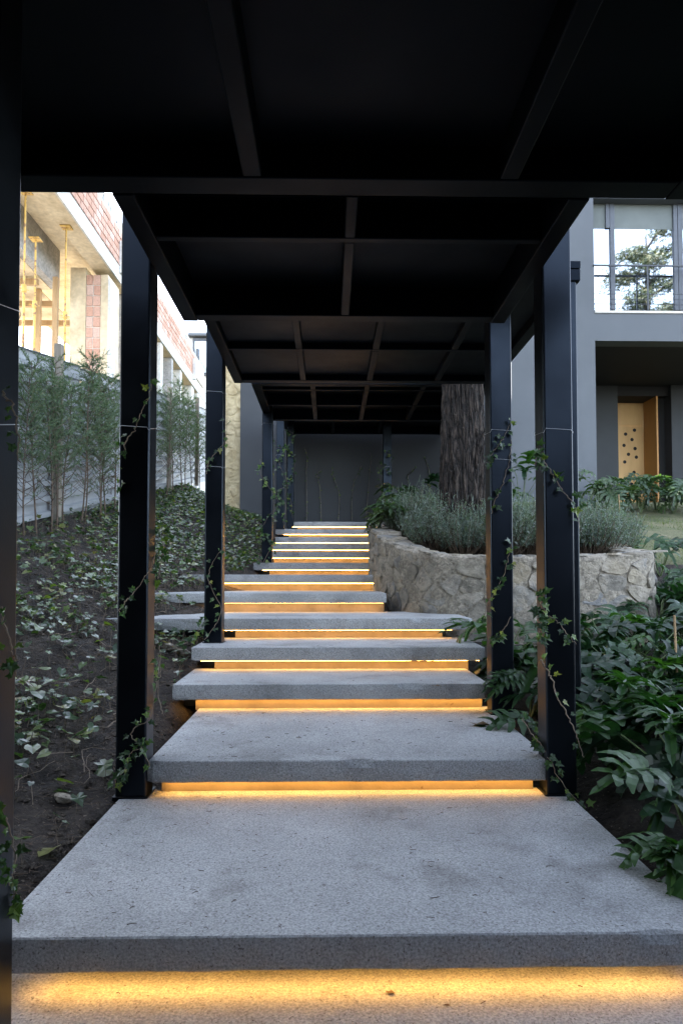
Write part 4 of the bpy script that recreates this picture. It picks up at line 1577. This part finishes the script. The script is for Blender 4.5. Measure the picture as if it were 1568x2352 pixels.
tag(mt.build('soil_twigs', M['twig']), 'fine dry twigs and needles scattered over the soil', 'twigs', kind='stuff')


def rock(px, py, Y, s_, label, mat='yellowstone', sq=.55):
    d = at(px, py, Y)
    rr = random.Random(int(px))
    mb = MB()
    n, m_ = 12, 7
    for j in range(m_ + 1):
        for i in range(n):
            a, b = 2 * PI * i / n, PI * j / m_ - PI / 2
            v = Vector((math.cos(a) * math.cos(b), math.sin(a) * math.cos(b), math.sin(b)))
            f = s_ * (1 + .35 * noise.noise(v * 1.6 + Vector((px, 0, 0))) + .12 * noise.noise(v * 5))
            mb.v.append((v.x * f * 1.25, v.y * f, v.z * f * sq))
    for j in range(m_):
        for i in range(n):
            k = (i + 1) % n
            mb.f.append((j * n + i, j * n + k, (j + 1) * n + k, (j + 1) * n + i))
    o = mb.build('rock', M[mat])
    o.location = (d.x, d.y, ground_z(d.x, d.y) + s_ * sq * .45)
    o.rotation_euler = (0, .35, .9)
    tag(o, label, 'rock', 'loose rocks on the soil bank')


rock(148, 1765, 3.35, .042, 'pale angular rock lying on the bare soil left of the first full post', 'stonecore')
rock(392, 1490, 5.9, .06, 'grey rock under the overhanging left end of the wide step', 'stonecore')
rock(422, 1492, 5.85, .055, 'grey rock beside the foot of the second full left post', 'stonecore')
rock(405, 1560, 5.1, .035, 'small grey stone in the soil left of the third step', 'stonecore')

# ------------------------------------------------------------------ vines
def vine(label, pts, Y, n, size, base_group='ivy vines climbing the posts', rad=.0028, both=False, mat='stem', dy=None, start=0.0):
    P = [at(x, y, (Y if not isinstance(Y, list) else Y[i])) for i, (x, y) in enumerate(pts)]
    t = thing('ivy_vine', label, 'vine', tuple(P[0]), base_group)
    o = P[0].copy()
    Q = []
    for i in range(len(P) - 1):
        p0, p1, p2, p3 = P[max(i - 1, 0)], P[i], P[i + 1], P[min(i + 2, len(P) - 1)]
        for k in range(6):
            f = k / 6
            Q.append(0.5 * ((2 * p1) + (p2 - p0) * f + (2 * p0 - 5 * p1 + 4 * p2 - p3) * f * f + (3 * p1 - p0 - 3 * p2 + p3) * f ** 3))
    Q.append(P[-1])
    m_ = len(Q)
    Q = [q + Vector((rnd.gauss(0, .003), rnd.gauss(0, .002), rnd.gauss(0, .003))) for q in Q]
    mb = MB()
    mb.tube([q - o for q in Q], [rad * (1.15 - .6 * i / m_) for i in range(m_)], 5, False)
    mb.build('stem', M[mat], t, smooth=True)
    for k in range(n):
        f = start + (1 - start) * (k + rnd.random() * .8) / n
        i = min(m_ - 2, int(f * (m_ - 1)))
        q = Q[i].lerp(Q[i + 1], f * (m_ - 1) - i)
        a = rnd.uniform(0, 2 * PI)
        r_ = rnd.uniform(.2, .75) * size
        p = q - o + Vector((math.cos(a) * r_, -rnd.uniform(.006, .022), math.sin(a) * r_))
        fw = Vector((math.cos(a), rnd.uniform(-.7, -.1), math.sin(a) - .5))
        up = Vector((rnd.gauss(0, .4), -1, rnd.uniform(.2, 1.4)))
        put('leaf', IVY_ME[rnd.randrange(4)], t, leaf_mw(p, fw, up, size * rnd.uniform(.6, 1.2)))
    return t


y1 = 3.415
vine('ivy at the very foot of the first full left post', [(262, 1800), (285, 1770), (300, 1730), (318, 1720), (338, 1700)], y1, 26, .038)
vine('ivy strand curling up the lower right edge of the first full left post', [(345, 1760), (322, 1712), (302, 1690), (316, 1668), (338, 1655), (350, 1632), (362, 1560), (366, 1500)], y1, 14, .03)
vine('ivy strand crossing the first full left post at step height', [(274, 1405), (290, 1380), (300, 1372), (330, 1330), (350, 1300), (360, 1262)], y1, 12, .034)
vine('ivy strand high on the first full left post, four dark leaves', [(283, 1040), (296, 1005), (312, 985), (322, 950), (336, 925), (348, 885), (352, 870)], y1, 12, .034)
vine('bright yellow green ivy on the back right edge of the first full left post', [(364, 1330), (370, 1290), (374, 1262), (372, 1235), (366, 1205)], 3.62, 24, .042)
vine('light green ivy along the left edge of the first full left post', [(272, 1180), (276, 1110), (279, 1060), (278, 1030)], 3.45, 10, .034)
vine('ivy hanging over the soil between the left posts', [(375, 1640), (364, 1600), (366, 1560), (370, 1520), (366, 1480)], 3.66, 12, .034)
y2 = 5.82
vine('ivy spray at the foot of the second full left post', [(425, 1480), (445, 1462), (462, 1440), (470, 1425)], y2, 22, .045)
vine('ivy strand twisting up the second full left post', [(470, 1470), (492, 1440), (508, 1400), (490, 1360), (478, 1330), (490, 1290), (510, 1260), (517, 1230)], y2, 20, .038)
vine('ivy strand on the upper half of the second full left post', [(474, 1090), (480, 1060), (500, 1035), (518, 1010), (522, 960)], y2, 16, .04)
y3 = 10.1
vine('ivy climbing the thin far left post', [(600, 1300), (622, 1255), (612, 1235), (598, 1220), (622, 1180), (640, 1155), (618, 1120), (600, 1090), (598, 1055)], y3, 46, .06)
vine('ivy on the right edge of the thin far left post', [(626, 1270), (628, 1200), (630, 1120), (624, 1060), (622, 985)], 10.3, 24, .055)
vine('ivy twined round the left one of the close far posts', [(650, 1200), (656, 1160), (636, 1130), (660, 1110), (640, 1060), (655, 1030), (637, 1028)], 13.25, 44, .07)
vine('ivy twined round the right one of the close far posts', [(672, 1190), (668, 1150), (655, 1130), (674, 1090), (676, 1050), (660, 1030), (675, 1000), (660, 990)], 15.85, 46, .075)
vine('ivy on the far post before the dark wall', [(885, 1160), (878, 1130), (870, 1075), (880, 1070), (893, 1090), (896, 1050), (886, 1040)], 15.8, 34, .07)
# right posts
ya = 4.56
vine('ivy strand winding up the upper slim right post', [(1122, 1070), (1130, 1042), (1142, 1025), (1154, 1008), (1166, 985), (1172, 972)], ya, 16, .042)
vine('long ivy runner down the slim right post with one pale leaf', [(1128, 1180), (1136, 1150), (1150, 1120), (1160, 1090), (1172, 1040), (1174, 1010)], ya, 9, .042)
vine('ivy strand with pale leaves on the middle of the slim right post', [(1110, 1420), (1118, 1390), (1128, 1372), (1142, 1350), (1156, 1320), (1164, 1290), (1172, 1260), (1170, 1240)], ya, 20, .042)
vine('ivy tuft hanging low on the slim right post', [(1172, 1418), (1160, 1440), (1142, 1462), (1132, 1470)], ya - .02, 16, .036, start=.55)
yb = 3.41
vine('ivy strand with pale leaves on the upper thickest post', [(1236, 1040), (1250, 1062), (1262, 1080), (1275, 1100), (1290, 1125), (1312, 1150), (1325, 1180), (1330, 1212)], yb, 20, .042)
vine('ivy starting at the left edge of the thickest post', [(1228, 1070), (1232, 1050), (1236, 1035), (1240, 1030)], yb, 8, .036)
vine('ivy bunch at the left edge of the thickest post at planter height', [(1232, 1470), (1236, 1440), (1234, 1410), (1238, 1380), (1244, 1360)], yb, 26, .04)
vine('ivy strand running across the thickest post to the canopy corner post', [(1238, 1410), (1256, 1415), (1276, 1425), (1290, 1440), (1306, 1462), (1322, 1480)], yb, 12, .036)
vine('bare woody ivy stem crossing the lower thickest post', [(1240, 1515), (1256, 1540), (1268, 1560), (1278, 1600), (1300, 1635), (1312, 1665), (1326, 1700), (1340, 1740)], yb, 9, .036, rad=.004)
vine('ivy spilling from the second landing at the foot of the thickest post', [(1200, 1650), (1222, 1690), (1244, 1712), (1262, 1745), (1285, 1790), (1320, 1835), (1345, 1855)], [3.7, 3.6, 3.5, 3.42, 3.40, 3.36, 3.34], 34, .042)
# nearest post at the left edge
yc = 1.82
vine('dark ivy low on the nearest post at the left edge', [(-10, 1830), (12, 1880), (30, 1930), (34, 1990), (20, 2030)], yc, 14, .03)
vine('dark ivy leaves at the slab corner by the nearest post', [(-5, 2060), (15, 2075), (32, 2060), (44, 2040)], 1.98, 16, .034)
vine('ivy strand high on the nearest post at the left edge', [(5, 900), (25, 925), (38, 960), (42, 1010), (44, 1060)], yc, 7, .024)
vine('ivy on the middle of the nearest post at the left edge', [(5, 1400), (20, 1460), (30, 1500), (38, 1520), (40, 1560)], yc, 8, .028)
# vines on the end wall
for k, pts in enumerate([[(704, 1196), (704, 1130), (703, 1080), (706, 1050), (699, 1028)], [(738, 1196), (736, 1150), (733, 1110), (728, 1090), (738, 1080)],
                         [(777, 1196), (779, 1140), (772, 1112), (764, 1090), (762, 1072)], [(808, 1196), (808, 1150), (812, 1110), (822, 1090), (830, 1070)],
                         [(840, 1196), (845, 1130), (849, 1080), (852, 1055), (850, 1040)], [(940, 1120), (936, 1095), (946, 1080), (955, 1072)], [(985, 1130), (986, 1090), (980, 1066), (976, 1050)]]):
    vine(['leftmost thin vine on the dark end wall', 'second vine on the dark end wall, forked at its tip', 'third vine on the dark end wall, hooked tip', 'fourth vine on the dark end wall leaning right',
          'fifth vine on the dark end wall, tall and nearly bare', 'short vine on the dark wall right of the far post', 'short vine on the dark wall beside the trunk'][k],
         pts, 16.95, 18 if k != 4 else 6, .04, 'thin vines climbing the dark end wall', rad=.008, mat='palestem')

# small tufts along the foot of the dark wall and grass on the lawn
mb = MB()
for k in range(420):
    x = -.8 + 4 * rnd.random()
    if nz(x, 0, 0, 3) < -.15:
        continue
    y = 16.7 + .2 * rnd.random()
    b = Vector((x, y, 1.0))
    h = rnd.uniform(.15, .42)
    e = b + Vector((rnd.gauss(0, .05), rnd.gauss(0, .04), h))
    mb.poly([b - Vector((.008, 0, 0)), b + Vector((.008, 0, 0)), e])
tag(mb.build('low_tufts', M['lavender']), 'low grey green tufts along the foot of the dark end wall', 'plants', kind='stuff')
mb = MB()
k = 0
while k < 15000:
    x = 3.4 + 5.5 * rnd.random()
    y = 9.0 + 5.5 * rnd.random()
    k += 1
    if nz(x, y, 5, 1.2) + .35 * nz(x, y, 1, 4) < -.10:
        continue
    z = ground_z(x, y)
    h = rnd.uniform(.02, .07)
    a = rnd.uniform(0, 6.28)
    b = Vector((x, y, z - .01))
    mb.poly([b - Vector((.004 * math.cos(a), .004 * math.sin(a), 0)), b + Vector((.004 * math.cos(a), .004 * math.sin(a), 0)), b + Vector((rnd.gauss(0, .02), rnd.gauss(0, .02), h))])
tag(mb.build('lawn_grass', M['grass']), 'patchy sloping lawn grass before the porch', 'grass', kind='stuff')
for (xd, yd, Y, h_, lab) in ((1555, 1500, 5.0, .75, 'thin bamboo stake at the right edge of the picture'), (1423, 1150, 10.8, .3, 'short pale stake on the lawn')):
    P_ = at(xd, yd, Y)
    mb = MB()
    z0 = ground_z(P_.x, P_.y) - .05
    mb.tube([(P_.x, P_.y, z0), (P_.x - .02, P_.y, max(P_.z + .1, z0 + h_))], .009, 6)
    tag(mb.build('stake', M['timber'], None), lab, 'stake')
